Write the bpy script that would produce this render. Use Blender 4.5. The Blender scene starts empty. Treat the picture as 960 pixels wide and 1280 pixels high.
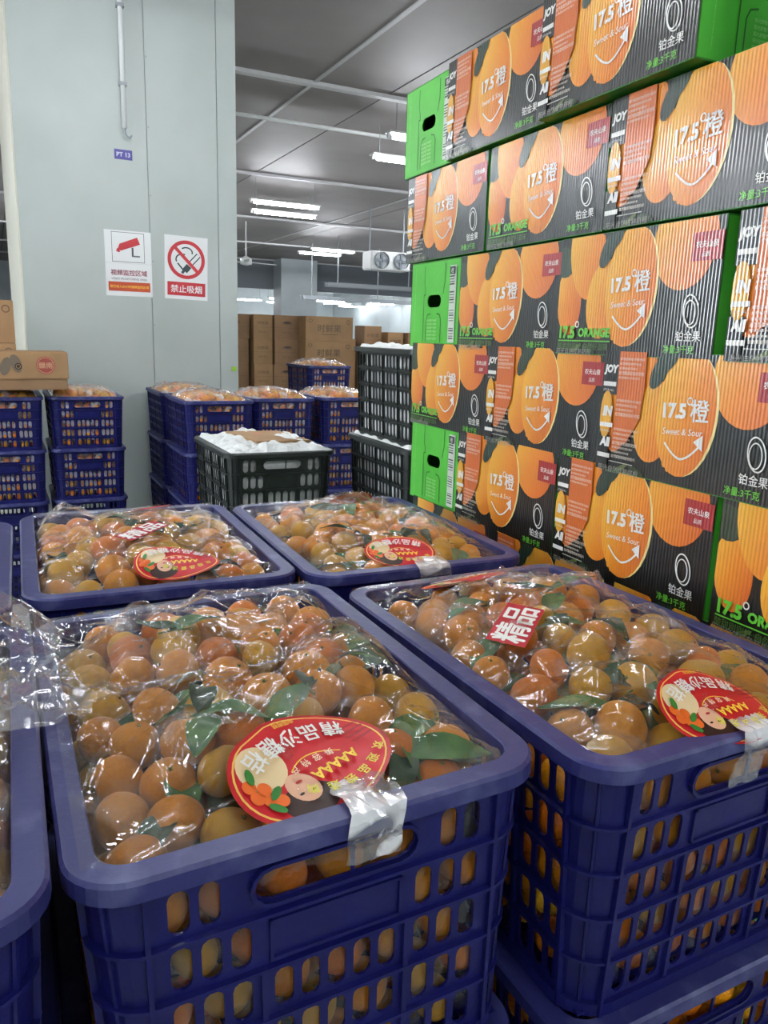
import bpy, bmesh, math, random
import numpy as np
from mathutils import Vector, Matrix, Euler
random.seed(3); rng = np.random.default_rng(5)
scene = bpy.context.scene
COL = scene.collection
PI = math.pi
ZC = 1.568                      # camera height above the floor
RIM = 1.192                      # top of the four-high crate stacks
CEIL = ZC + 2.44

# ------------------------------------------------------------------ camera, world, exposure
cd = bpy.data.cameras.new('camera'); cam = bpy.data.objects.new('camera', cd); COL.objects.link(cam)
scene.camera = cam
cd.sensor_fit = 'VERTICAL'; cd.sensor_height = 36.0; cd.lens = 970.0 / 1280.0 * 36.0
cd.clip_start = 0.05; cd.clip_end = 200
def cam_matrix(pitch, roll, yaw):
    f = Vector((math.sin(yaw) * math.cos(pitch), math.cos(yaw) * math.cos(pitch), -math.sin(pitch)))
    r0 = Vector((math.cos(yaw), -math.sin(yaw), 0)); u0 = r0.cross(f)
    r = r0 * math.cos(roll) + u0 * math.sin(roll); u = -r0 * math.sin(roll) + u0 * math.cos(roll)
    return Matrix(((r.x, u.x, -f.x, 0), (r.y, u.y, -f.y, 0), (r.z, u.z, -f.z, ZC), (0, 0, 0, 1)))
cam.matrix_world = cam_matrix(math.radians(12.6), math.radians(1.8), math.radians(24.6))
world = bpy.data.worlds.new('world'); scene.world = world; world.use_nodes = True
world.node_tree.nodes['Background'].inputs[0].default_value = (0.58, 0.58, 0.56, 1)
world.node_tree.nodes['Background'].inputs[1].default_value = 0.04
vs = scene.view_settings
vs.view_transform = 'Standard'; vs.look = 'None'; vs.gamma = 1.0; vs.use_curve_mapping = False
vs.exposure = 1.0
scene.cycles.transparent_max_bounces = 24
scene.cycles.max_bounces = 8
TUBE_STRENGTH = 55.0

# ------------------------------------------------------------------ helpers
def s2l(c):
    return tuple(((x / 255) / 12.92 if x / 255 <= 0.04045 else ((x / 255 + 0.055) / 1.055) ** 2.4) for x in c)

def new_mat(name):
    m = bpy.data.materials.new(name); m.use_nodes = True
    nt = m.node_tree; b = nt.nodes['Principled BSDF']
    return m, nt, b

def mat(name, rgb, rough=0.5, spec=0.5, metal=0.0, noise=None, bump=None, emit=None, coat=0.0):
    """noise=(rgb2, scale, lo, hi) mixes a second colour; bump=(scale, distance)."""
    m, nt, b = new_mat(name)
    c = s2l(rgb) + (1,)
    b.inputs['Base Color'].default_value = c
    b.inputs['Roughness'].default_value = rough
    b.inputs['Metallic'].default_value = metal
    b.inputs['Specular IOR Level'].default_value = spec
    b.inputs['Coat Weight'].default_value = coat
    tc = nt.nodes.new('ShaderNodeTexCoord')
    if noise:
        n = nt.nodes.new('ShaderNodeTexNoise'); n.inputs['Scale'].default_value = noise[1]; n.inputs['Detail'].default_value = 5
        nt.links.new(tc.outputs['Object'], n.inputs['Vector'])
        r = nt.nodes.new('ShaderNodeMapRange'); r.inputs[1].default_value = noise[2]; r.inputs[2].default_value = noise[3]
        nt.links.new(n.outputs['Fac'], r.inputs[0])
        mx = nt.nodes.new('ShaderNodeMix'); mx.data_type = 'RGBA'
        mx.inputs[6].default_value = c; mx.inputs[7].default_value = s2l(noise[0]) + (1,)
        nt.links.new(r.outputs[0], mx.inputs[0]); nt.links.new(mx.outputs[2], b.inputs['Base Color'])
    if bump:
        n2 = nt.nodes.new('ShaderNodeTexNoise'); n2.inputs['Scale'].default_value = bump[0]; n2.inputs['Detail'].default_value = 3
        nt.links.new(tc.outputs['Object'], n2.inputs['Vector'])
        bp = nt.nodes.new('ShaderNodeBump'); bp.inputs['Distance'].default_value = bump[1]; bp.inputs['Strength'].default_value = 1
        nt.links.new(n2.outputs['Fac'], bp.inputs['Height']); nt.links.new(bp.outputs[0], b.inputs['Normal'])
    if emit:
        b.inputs['Emission Color'].default_value = s2l(emit[0]) + (1,); b.inputs['Emission Strength'].default_value = emit[1]
    return m

def colour_mat(name, rough, coat=0.0, ribs=None, spec=0.5):
    """print: colours stored per corner in 'Col'; ribs=(pitch, depth) gives the corrugation of the board."""
    m, nt, b = new_mat(name)
    a = nt.nodes.new('ShaderNodeAttribute'); a.attribute_name = 'Col'
    nt.links.new(a.outputs['Color'], b.inputs['Base Color'])
    b.inputs['Roughness'].default_value = rough; b.inputs['Coat Weight'].default_value = coat; b.inputs['Coat Roughness'].default_value = 0.12
    b.inputs['Specular IOR Level'].default_value = spec
    if ribs:
        tc = nt.nodes.new('ShaderNodeTexCoord'); sx = nt.nodes.new('ShaderNodeSeparateXYZ')
        nt.links.new(tc.outputs['Object'], sx.inputs[0])
        k = nt.nodes.new('ShaderNodeMath'); k.operation = 'MULTIPLY'; k.inputs[1].default_value = 2 * PI / ribs[0]
        nt.links.new(sx.outputs['X'], k.inputs[0])
        s = nt.nodes.new('ShaderNodeMath'); s.operation = 'SINE'; nt.links.new(k.outputs[0], s.inputs[0])
        n = nt.nodes.new('ShaderNodeTexNoise'); n.inputs['Scale'].default_value = 9; nt.links.new(tc.outputs['Object'], n.inputs['Vector'])
        ad = nt.nodes.new('ShaderNodeMath'); ad.operation = 'MULTIPLY_ADD'; ad.inputs[1].default_value = 5.0
        nt.links.new(n.outputs['Fac'], ad.inputs[0]); nt.links.new(s.outputs[0], ad.inputs[2])
        bp = nt.nodes.new('ShaderNodeBump'); bp.inputs['Distance'].default_value = ribs[1]; bp.inputs['Strength'].default_value = 1
        nt.links.new(ad.outputs[0], bp.inputs['Height']); nt.links.new(bp.outputs[0], b.inputs['Normal'])
        nt.links.new(bp.outputs[0], b.inputs['Coat Normal'])
    return m

def film_mat(name, haze=0.05, rough=0.07, tint=(0.97, 0.97, 0.97), gain=1.0):
    m = bpy.data.materials.new(name); m.use_nodes = True; nt = m.node_tree; nt.nodes.clear()
    out = nt.nodes.new('ShaderNodeOutputMaterial')
    tr = nt.nodes.new('ShaderNodeBsdfTransparent'); tr.inputs[0].default_value = tint + (1,)
    gl = nt.nodes.new('ShaderNodeBsdfGlossy'); gl.inputs['Roughness'].default_value = rough; gl.inputs[0].default_value = (1, 1, 1, 1)
    df = nt.nodes.new('ShaderNodeBsdfDiffuse'); df.inputs[0].default_value = (0.85, 0.85, 0.85, 1)
    lw = nt.nodes.new('ShaderNodeLayerWeight'); lw.inputs['Blend'].default_value = 0.5
    pw = nt.nodes.new('ShaderNodeMath'); pw.operation = 'POWER'; pw.inputs[1].default_value = 4.5; nt.links.new(lw.outputs['Facing'], pw.inputs[0])
    fr = nt.nodes.new('ShaderNodeMath'); fr.operation = 'MULTIPLY_ADD'; fr.inputs[1].default_value = 0.7; fr.inputs[2].default_value = 0.08; nt.links.new(pw.outputs[0], fr.inputs[0])
    tc = nt.nodes.new('ShaderNodeTexCoord'); n = nt.nodes.new('ShaderNodeTexNoise'); n.inputs['Scale'].default_value = 80; n.inputs['Detail'].default_value = 2
    nt.links.new(tc.outputs['Object'], n.inputs['Vector'])
    bp = nt.nodes.new('ShaderNodeBump'); bp.inputs['Distance'].default_value = 0.0016; bp.inputs['Strength'].default_value = 0.7
    nt.links.new(n.outputs['Fac'], bp.inputs['Height']); nt.links.new(bp.outputs[0], gl.inputs['Normal'])
    k = nt.nodes.new('ShaderNodeMath'); k.operation = 'MULTIPLY'; k.inputs[1].default_value = gain; k.use_clamp = True
    nt.links.new(fr.outputs[0], k.inputs[0])
    m1 = nt.nodes.new('ShaderNodeMixShader'); m1.inputs[0].default_value = haze
    n2 = nt.nodes.new('ShaderNodeTexNoise'); n2.inputs['Scale'].default_value = 9; n2.inputs['Detail'].default_value = 1; n2.inputs['Distortion'].default_value = 1.2
    nt.links.new(tc.outputs['Object'], n2.inputs['Vector'])
    mr = nt.nodes.new('ShaderNodeMapRange'); mr.inputs[1].default_value = .50; mr.inputs[2].default_value = .58; mr.inputs[3].default_value = haze * .5; mr.inputs[4].default_value = haze * 3.0
    nt.links.new(n2.outputs['Fac'], mr.inputs[0]); nt.links.new(mr.outputs[0], m1.inputs[0])
    nt.links.new(tr.outputs[0], m1.inputs[1]); nt.links.new(df.outputs[0], m1.inputs[2])
    m2 = nt.nodes.new('ShaderNodeMixShader')
    nt.links.new(k.outputs[0], m2.inputs[0]); nt.links.new(m1.outputs[0], m2.inputs[1]); nt.links.new(gl.outputs[0], m2.inputs[2])
    nt.links.new(m2.outputs[0], out.inputs[0])
    return m

class MB:
    """collects polygons (with a colour each) and builds one mesh"""
    def __init__(s): s.v = []; s.f = []; s.c = []
    def add(s, v, f, col=None):
        o = len(s.v); s.v += [tuple(p) for p in v]; s.f += [tuple(i + o for i in q) for q in f]; s.c += [col] * len(f)
    def box(s, a, b, col=None, M=None):
        x0, y0, z0 = a; x1, y1, z1 = b
        v = [(x0, y0, z0), (x1, y0, z0), (x1, y1, z0), (x0, y1, z0), (x0, y0, z1), (x1, y0, z1), (x1, y1, z1), (x0, y1, z1)]
        if M is not None: v = [tuple(M @ Vector(p)) for p in v]
        s.add(v, [(0, 3, 2, 1), (4, 5, 6, 7), (0, 1, 5, 4), (1, 2, 6, 5), (2, 3, 7, 6), (3, 0, 4, 7)], col)
    def tube(s, pts, r, n=8, col=None, cap=True):
        pts = [Vector(p) for p in pts]; rings = []
        for i, p in enumerate(pts):
            t = (pts[min(i + 1, len(pts) - 1)] - pts[max(i - 1, 0)]).normalized()
            a = t.cross(Vector((0, 0, 1)) if abs(t.z) < .9 else Vector((1, 0, 0))).normalized(); b = t.cross(a)
            rr = r[i] if isinstance(r, (list, tuple)) else r
            rings.append([p + (a * math.cos(2 * PI * k / n) + b * math.sin(2 * PI * k / n)) * rr for k in range(n)])
        v = [q for R in rings for q in R]; f = []
        for i in range(len(pts) - 1):
            for k in range(n):
                f.append((i * n + k, i * n + (k + 1) % n, (i + 1) * n + (k + 1) % n, (i + 1) * n + k))
        if cap: f += [tuple(range(n))[::-1], tuple((len(pts) - 1) * n + k for k in range(n))]
        s.add(v, f, col)
    def mesh(s, name, m=None, smooth=False, colours=False, bevel=0):
        me = bpy.data.meshes.new(name); me.from_pydata(s.v, [], s.f)
        if m: me.materials.append(m)
        if colours:
            at = me.attributes.new('Col', 'FLOAT_COLOR', 'CORNER'); arr = []
            for p, c in zip(me.polygons, s.c):
                for li in p.loop_indices:
                    cc = c(me.vertices[me.loops[li].vertex_index].co) if callable(c) else c
                    arr += list(cc) + [1.0]
            at.data.foreach_set('color', arr)
        bm = bmesh.new(); bm.from_mesh(me)
        if not colours: bmesh.ops.recalc_face_normals(bm, faces=bm.faces)
        if bevel: bmesh.ops.bevel(bm, geom=list(bm.edges), offset=bevel, segments=2, affect='EDGES', clamp_overlap=True)
        bm.to_mesh(me); bm.free()
        if smooth: me.polygons.foreach_set('use_smooth', [True] * len(me.polygons))
        me.update(); return me

def obj(name, me, parent=None, loc=(0, 0, 0), rot=(0, 0, 0)):
    o = bpy.data.objects.new(name, me); COL.objects.link(o)
    o.location = loc; o.rotation_euler = rot
    if parent is not None: o.parent = parent
    return o
def tag(o, label=None, cat=None, group=None, kind=None):
    if label: o['label'] = label
    if cat: o['category'] = cat
    if group: o['group'] = group
    if kind: o['kind'] = kind
    return o
def thing(name, label, cat, loc=(0, 0, 0), rot=(0, 0, 0), group=None):
    return tag(obj(name, None, None, loc, rot), label, cat, group)
def dup(root, label, loc, rot=(0, 0, 0), group=None):
    def cp(o, parent):
        c = o.copy(); COL.objects.link(c); c.parent = parent
        for ch in list(o.children): cp(ch, c)
        return c
    c = cp(root, None); c.location = loc; c.rotation_euler = rot
    c['label'] = label
    if group: c['group'] = group
    return c

def plate(outer, holes, t):
    """flat plate in XY with holes, thickness t centred on z=0 -> (verts, faces)"""
    cu = bpy.data.curves.new('tmp', 'CURVE'); cu.dimensions = '2D'; cu.fill_mode = 'BOTH'; cu.extrude = t / 2
    for loop in [outer] + holes:
        sp = cu.splines.new('POLY'); sp.points.add(len(loop) - 1); sp.use_cyclic_u = True
        for p, q in zip(sp.points, loop): p.co = (q[0], q[1], 0, 1)
    o = bpy.data.objects.new('tmp', cu); COL.objects.link(o)
    dg = bpy.context.evaluated_depsgraph_get(); me = o.evaluated_get(dg).to_mesh()
    v = [tuple(p.co) for p in me.vertices]; f = [tuple(p.vertices) for p in me.polygons]
    o.evaluated_get(dg).to_mesh_clear(); bpy.data.objects.remove(o); bpy.data.curves.remove(cu)
    return v, f
def obround(cx, cy, w, h, n=5):
    """slot w x h, fully rounded on the short side"""
    r = min(w, h) / 2; P = []
    if h >= w:
        for k in range(n + 1): a = PI * k / n; P.append((cx + r * math.cos(a), cy + h / 2 - r + r * math.sin(a)))
        for k in range(n + 1): a = PI + PI * k / n; P.append((cx + r * math.cos(a), cy - h / 2 + r + r * math.sin(a)))
    else:
        for k in range(n + 1): a = -PI / 2 + PI * k / n; P.append((cx + w / 2 - r + r * math.cos(a), cy + r * math.sin(a)))
        for k in range(n + 1): a = PI / 2 + PI * k / n; P.append((cx - w / 2 + r + r * math.cos(a), cy + r * math.sin(a)))
    return P

_tc = {}
def text2d(s, size=1.0, bold=0.0, shear=0.0, res=2):
    """(verts2d, faces, width, height): text centred on the origin, cap height about size*0.7"""
    key = (s, bold, shear, res)
    if key not in _tc:
        cu = bpy.data.curves.new('tmp', 'FONT'); cu.body = s; cu.size = 1; cjk = bold > 0 and any(ord(ch) > 0x2000 for ch in s); cu.offset = 0 if cjk else bold; cu.shear = shear; cu.resolution_u = res
        cu.align_x = 'CENTER'; cu.align_y = 'CENTER'
        o = bpy.data.objects.new('tmp', cu); COL.objects.link(o)
        dg = bpy.context.evaluated_depsgraph_get(); me = o.evaluated_get(dg).to_mesh()
        v = [(p.co.x, p.co.y, 0.0) for p in me.vertices]; f = [tuple(p.vertices) for p in me.polygons]
        o.evaluated_get(dg).to_mesh_clear(); bpy.data.objects.remove(o); bpy.data.curves.remove(cu)
        if cjk and v:
            q = bold * .62; n0 = len(v); v0, f0 = list(v), list(f)
            for k, (dx, dy) in enumerate(((q, 0), (-q, 0), (0, q * .7), (0, -q * .7))):
                f += [tuple(i + len(v) for i in t) for t in f0]; v += [(x + dx, y + dy, 2e-5 * (k + 1)) for x, y, _ in v0]
        if v:
            xs = [p[0] for p in v]; ys = [p[1] for p in v]; cx, cy = (max(xs) + min(xs)) / 2, (max(ys) + min(ys)) / 2
            v = [(p[0] - cx, p[1] - cy, p[2]) for p in v]; w, h = max(xs) - min(xs), max(ys) - min(ys)
        else: w = h = 1
        _tc[key] = (v, f, w, h)
    v, f, w, h = _tc[key]
    return [(x * size, y * size, z) for x, y, z in v], f, w * size, h * size

class Print(MB):
    """flat print in the XY plane, later pieces a hair above the earlier ones"""
    def __init__(s, step=0.00012): super().__init__(); s.z = 0.0; s.step = step
    def poly(s, pts, col, lift=True):
        if lift: s.z += s.step
        s.add([(x, y, s.z) for x, y in pts], [tuple(range(len(pts)))], col)
    def rect(s, x0, y0, x1, y1, col): s.poly([(x0, y0), (x1, y0), (x1, y1), (x0, y1)], col)
    def disc(s, cx, cy, rx, ry, col, rot=0, n=28, rings=5, clip=None):
        """filled ellipse in rings; col may be a function of the vertex position"""
        s.z += s.step; c, sn = math.cos(rot), math.sin(rot); v = []; f = []
        def P(x, y):
            X, Y = cx + c * x - sn * y, cy + sn * x + c * y
            if clip: X = min(max(X, clip[0]), clip[2]); Y = min(max(Y, clip[1]), clip[3])
            return (X, Y, s.z)
        v.append(P(0, 0))
        for r in range(1, rings + 1):
            for k in range(n): a = 2 * PI * k / n; v.append(P(rx * r / rings * math.cos(a), ry * r / rings * math.sin(a)))
        for k in range(n): f.append((0, 1 + k, 1 + (k + 1) % n))
        for r in range(rings - 1):
            for k in range(n):
                a, b = 1 + r * n + k, 1 + r * n + (k + 1) % n; f.append((a, a + n, b + n, b))
        s.add(v, f, col)
    def ring(s, cx, cy, rx, ry, w, col, rot=0, n=32, a0=0, a1=2 * PI, wy=None):
        s.z += s.step; c, sn = math.cos(rot), math.sin(rot); v = []; f = []; wy = w if wy is None else wy
        for k in range(n + 1):
            a = a0 + (a1 - a0) * k / n
            for q in (0, 1):
                x, y = (rx - w * q) * math.cos(a), (ry - wy * q) * math.sin(a); v.append((cx + c * x - sn * y, cy + sn * x + c * y, s.z))
        for k in range(n): f.append((2 * k, 2 * k + 2, 2 * k + 3, 2 * k + 1))
        s.add(v, f, col)
    def line(s, pts, w, col):
        for (x0, y0), (x1, y1) in zip(pts, pts[1:]):
            d = math.hypot(x1 - x0, y1 - y0) or 1; nx, ny = -(y1 - y0) / d * w / 2, (x1 - x0) / d * w / 2
            s.poly([(x0 + nx, y0 + ny), (x0 - nx, y0 - ny), (x1 - nx, y1 - ny), (x1 + nx, y1 + ny)], col, lift=False)
        s.z += s.step
    def text(s, t, x, y, size, col, bold=0.0, shear=0.0, rot=0, fit=None, anchor='c', sy=1.0, res=2):
        v, f, w, h = text2d(t, size, bold, shear, res); k = fit / w if fit else 1.0
        s.z += s.step; c, sn = math.cos(rot), math.sin(rot); dx = w * k / 2 if anchor == 'l' else (-w * k / 2 if anchor == 'r' else 0)
        V = []
        for px, py, pz in v:
            px = px * k + dx; py = py * sy * (k if fit else 1)
            V.append((x + c * px - sn * py, y + sn * px + c * py, s.z + pz))
        s.add(V, f, col)
WHITE = s2l((235, 235, 228)); BLACK = s2l((24, 25, 22)); RED = s2l((190, 30, 35)); GREEN = s2l((105, 200, 60)); DKGREEN = s2l((35, 105, 25))
YELLOW = s2l((240, 200, 60))

def rrect(W, L, r, n=6):
    """rounded rectangle, counter-clockwise: points and outward normals"""
    P = []
    for cx, cy, a0 in ((W / 2 - r, -L / 2 + r, -PI / 2), (W / 2 - r, L / 2 - r, 0), (-W / 2 + r, L / 2 - r, PI / 2), (-W / 2 + r, -L / 2 + r, PI)):
        for k in range(n + 1):
            a = a0 + PI / 2 * k / n; P.append((cx + r * math.cos(a), cy + r * math.sin(a), math.cos(a), math.sin(a)))
    return P
def sweep(mb, path, prof, col=None):
    """closed profile [(outward, z)] swept round a closed path of (x, y, nx, ny)"""
    n, m = len(path), len(prof); v = []; f = []
    for x, y, nx, ny in path:
        for d, z in prof: v.append((x + nx * d, y + ny * d, z))
    for i in range(n):
        for j in range(m):
            a, b = i * m + j, i * m + (j + 1) % m; c, d = ((i + 1) % n) * m + (j + 1) % m, ((i + 1) % n) * m + j
            f.append((a, b, c, d))
    mb.add(v, f, col)

# ------------------------------------------------------------------ materials
M = {}
M['blue'] = mat('blue plastic', (15, 17, 82), 0.38, spec=0.35, noise=((28, 31, 96), 14, .45, .8), bump=(120, .0004))  # same plastic as the rim, the weaker light on the walls darkened into it
M['rim'] = mat('scuffed lit blue plastic', (40, 43, 100), 0.42, noise=((92, 97, 138), 22, .55, .85), bump=(150, .0003))  # scuffs are wear; the lighter base holds the light falling on the rim
M['black'] = mat('black plastic', (28, 34, 32), 0.4, noise=((50, 58, 56), 12, .5, .8))
M['film'] = film_mat('clear film', haze=0.028, rough=0.075, gain=1.0)
M['film_back'] = film_mat('crumpled film', haze=0.05, rough=0.08, gain=1.3)
M['film_side'] = film_mat('clear side film', haze=0.008, rough=0.06)
M['film_far'] = film_mat('dull film', haze=0.16, rough=0.12, gain=1.6)
M['tape'] = film_mat('clear tape', haze=0.30, rough=0.12, tint=(.92, .93, .93), gain=1.6)
M['leaf'] = mat('leaf', (38, 80, 30), 0.5, spec=0.35, noise=((72, 112, 48), 30, .4, .75), bump=(90, .0008))
M['leaf_dark'] = mat('dark leaf', (20, 50, 22), 0.48, spec=0.35, noise=((36, 68, 34), 30, .4, .75), bump=(90, .0008))
M['twig'] = mat('twig', (112, 116, 58), 0.7)
PEEL = [mat('peel ' + n, a, 0.34, noise=(b, 9, .35, .75), bump=(420, .0012)) for n, a, b in
        (('orange', (234, 147, 8), (238, 162, 18)), ('deep', (228, 120, 10), (234, 138, 14)), ('gold', (228, 164, 14), (220, 170, 28)), ('amber', (236, 153, 10), (230, 136, 12)))]
PEEL_WORD = ['orange', 'deep orange', 'golden', 'amber']
M['print'] = colour_mat('glossy corrugated print', 0.3, coat=1.0, ribs=(0.0064, 0.00020))
M['print_flat'] = colour_mat('print', 0.45)
M['print_label'] = colour_mat('label print', 0.45, spec=0.3)
M['green_card'] = mat('green card', (78, 184, 54), 0.42, noise=((94, 198, 72), 5, .4, .7), bump=(18, .002))
M['green_edge'] = mat('green box edge', (52, 130, 36), 0.5)
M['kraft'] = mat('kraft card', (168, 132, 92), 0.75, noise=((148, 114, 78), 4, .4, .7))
M['kraft_dark'] = mat('darker kraft card', (150, 116, 82), 0.75, noise=((132, 102, 72), 4, .4, .7))  # a deeper brown for pallets, the tray and some cartons
M['white_sheet'] = mat('white plastic sheet', (222, 224, 222), 0.4, bump=(30, .01))

# ------------------------------------------------------------------ crates
class CrateMesh: pass
def crate_meshes(W, L, H, body, rim, nx, ny, nrow, slot, fine=True):
    """meshes of one slotted crate, origin at the middle of its foot; nx / ny = slots per block on the end / side walls"""
    c = CrateMesh(); c.H = H; c.W = W; c.L = L
    ti, bi, rc = .012, .026, .042
    mb = MB(); P = rrect(W, L, .05, 8)
    sweep(mb, P, [(-.026, H - .018), (-.025, H - .0015), (-.0235, H), (-.003, H), (0, H - .003), (.0005, H - .017), (-.0025, H - .0175), (-.004, H - .006), (-.021, H - .006), (-.0225, H - .018)])
    c.rim = mb.mesh('rim', rim, smooth=False)
    top, bot = H - .006, 0.0
    tilt = math.atan((bi - ti) / (top - bot))
    pitch = (H - .033) / nrow; rows = [H - .047 - pitch * i for i in range(nrow)]; slh = pitch * .76
    c.rows = rows
    def wall(span, blocks, end):
        sp = slot * 1.43; gap = .0115
        holes = []; x = -(sum(blocks) * sp + gap * (len(blocks) - 1)) / 2; bars = []; ctr = []
        for b in blocks:
            for i in range(b): ctr.append((x + sp * (i + .5), len(bars)))
            x += b * sp; bars.append(x + gap / 2); x += gap
        nb = len(blocks)
        hw = .0
        for r, z in enumerate(rows):
            for xc, b in ctr:
                if end and r == 0 and abs(xc) < .086: continue
                if end and r == 1 and abs(xc) < .063: continue
                holes.append(obround(xc, z, slot, slh))
        if end: holes.append(obround(0, rows[0] + .002, .145, .032))
        if nx[0] == 0: holes = holes
        v, f = plate([(-span / 2, bot), (span / 2, bot), (span / 2, top), (-span / 2, top)], holes, .003)
        mb = MB(); mb.add(v, f)
        for x in bars[:-1]:
            if end: mb.box((x - .0025, bot, .0015), (x + .0025, rows[1] - slh / 2 - .004 if abs(x) < .08 else top - .02, .006))
            else: mb.box((x - .0025, bot, .0015), (x + .0025, top - .02, .006))
        for x in (-span / 2 + .001, span / 2 - .001): mb.box((x - .002, bot, .0015), (x + .002, top - .012, .0065))
        if end:
            z0, z1 = rows[1] - slh / 2, rows[1] + slh / 2
            for a, b in (((-.060, z0), (.060, z0 + .003)), ((-.060, z1 - .003), (.060, z1)), ((-.060, z0), (-.057, z1)), ((.057, z0), (.060, z1))):
                mb.box((a[0], a[1], .0015), (b[0], b[1], .0045))
            hz = rows[0] + .002; F = obround(0, hz, .152, .039, 6); n = len(F); G = obround(0, hz, .145, .032, 6)
            V = [(x, y, z) for x, y in F for z in (.0012, .007)] + [(x, y, z) for x, y in G for z in (.0012, .007)]
            mb.add(V, [(2 * i, 2 * ((i + 1) % n), 2 * ((i + 1) % n) + 1, 2 * i + 1) for i in range(n)] + [(2 * i + 1, 2 * ((i + 1) % n) + 1, 2 * n + 2 * ((i + 1) % n) + 1, 2 * n + 2 * i + 1) for i in range(n)])
            mb.box((.012, hz - .016, -.0012), (.0155, hz + .016, .0012))
        return mb.mesh('wall', body)
    c.end = wall(W - 2 * ti - 2 * rc + .004, nx, True)
    c.side = wall(L - 2 * ti - 2 * rc + .004, ny, False)
    c.tilt = tilt; c.ti = ti; c.bi = bi
    mb = MB(); n = 7; v = []
    for z, ins in ((bot, bi), (top, ti)):
        for k in range(n + 1):
            a = PI / 2 * k / n
            for r in (rc, rc - .003): v.append((r * math.cos(a) - rc - ins, r * math.sin(a) - rc - ins, z))
    m = (n + 1) * 2
    f = []
    for k in range(n):
        a = 2 * k
        f += [(a, a + 2, a + 2 + m, a + m), (a + 1, a + 1 + m, a + 3 + m, a + 3), (a + m, a + 2 + m, a + 3 + m, a + 1 + m)]
    mb.add(v, f)
    for k in (n // 2,):
        a = PI / 2 * (k + .5) / n
        p = [(( rc + .001) * math.cos(a) - rc - i, (rc + .001) * math.sin(a) - rc - i, z) for z, i in ((bot, bi), (top, ti))]
        mb.tube(p, .0022, 5)
    c.post = mb.mesh('corner_post', body, smooth=False)
    c.ribs = []
    for i in range(nrow + 1):
        z = (rows[0] + pitch / 2 if i == 0 else rows[i - 1] - pitch / 2)
        ins = bi + (ti - bi) * (z - bot) / (top - bot); mb = MB()
        sweep(mb, rrect(W - 2 * ins, L - 2 * ins, rc, 6), [(.0002, z - .0022), (.0055, z - .0016), (.0055, z + .0016), (.0002, z + .0022)])
        c.ribs.append(mb.mesh('horizontal_rib', body))
    mb = MB(); sweep(mb, rrect(W - 2 * bi, L - 2 * bi, rc, 6), [(-.004, 0), (.006, 0), (.006, .012), (-.004, .012)])
    for k in range(9):
        x = -(W / 2 - .04) + (W - .08) * k / 8; mb.box((x - .009, -L / 2 + .03, .002), (x + .009, L / 2 - .03, .006))
    for k in range(12):
        y = -(L / 2 - .05) + (L - .10) * k / 11; mb.box((-W / 2 + .03, y - .008, .006), (W / 2 - .03, y + .008, .009))
    c.base = mb.mesh('base', body)
    return c
def make_crate(name, c, label, loc, rot, group):
    t = thing(name, label, 'crate', loc, rot, group)
    obj('rim', c.rim, t); obj('base', c.base, t)
    for r in c.ribs: obj('horizontal_rib', r, t)
    W, L = c.W, c.L
    for s in (-1, 1):
        o = obj('end_wall', c.end, t); o.matrix_local = Matrix.Rotation(0 if s < 0 else PI, 4, 'Z') @ Matrix.Translation((0, -(L / 2 - c.bi) + .0015, 0)) @ Matrix.Rotation(c.tilt, 4, 'X') @ Matrix.Rotation(PI / 2, 4, 'X')
        o = obj('side_wall', c.side, t); o.matrix_local = Matrix.Rotation(PI / 2 * s, 4, 'Z') @ Matrix.Translation((0, -(W / 2 - c.bi) + .0015, 0)) @ Matrix.Rotation(c.tilt, 4, 'X') @ Matrix.Rotation(PI / 2, 4, 'X')
    for q, (x, y) in enumerate(((1, 1), (-1, 1), (-1, -1), (1, -1))):
        o = obj('corner_post', c.post, t, (x * W / 2, y * L / 2, 0), (0, 0, PI / 2 * q))
    return t
CW, CL, CH = .415, .575, .2975
BLUE = crate_meshes(CW, CL, CH, M['blue'], M['rim'], (3, 5, 3), (3, 6, 6, 3), 5, .0166)
BLACKC = crate_meshes(.42, .55, .335, M['black'], M['black'], (3, 4, 3), (3, 4, 4, 3), 5, .0195)

# the six nearest stacks: centre x, y, yaw in degrees
NEAR = {'front': (.1966, .7959, 2.0), 'right': (.634, .781, 3.0), 'bl': (.175, 1.433, .6), 'br': (.598, 1.406, .3), 'lf': (-.220, .77, 1.0), 'lb': (-.252, 1.385, .5)}
WHERE = {'front': 'nearest stack in the middle', 'right': 'stack against the orange boxes', 'bl': 'stack behind the nearest one', 'br': 'rear stack touching the orange boxes',
         'lf': 'stack cut by the left edge', 'lb': 'small strip of stack behind the left one'}
LEVEL = ['bottom', 'second', 'third', 'top']
CRATE_ROOT = None
def near_rot(k, top=True): return Euler((0, math.radians(TILT.get(k, 0)) if top else 0, math.radians(NEAR[k][2])))
def rim_loc(k): return Vector((NEAR[k][0], NEAR[k][1], RIM))
TILT = {'front': -1.8}
LABELS = {
 'front': 'large open blue crate nearest the camera heaped with mandarins',
 'right': 'open blue crate of mandarins in front right, beside the carton wall',
 'bl': 'open blue crate of mandarins behind the nearest crate, in front of white wall',
 'br': 'open blue crate of mandarins between the black crate and the carton wall',
 'lf': 'blue crate of mandarins cut off by the left edge, beside the nearest crate',
 'lb': 'blue crate mostly out of view, left of the rear left crate'}
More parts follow.
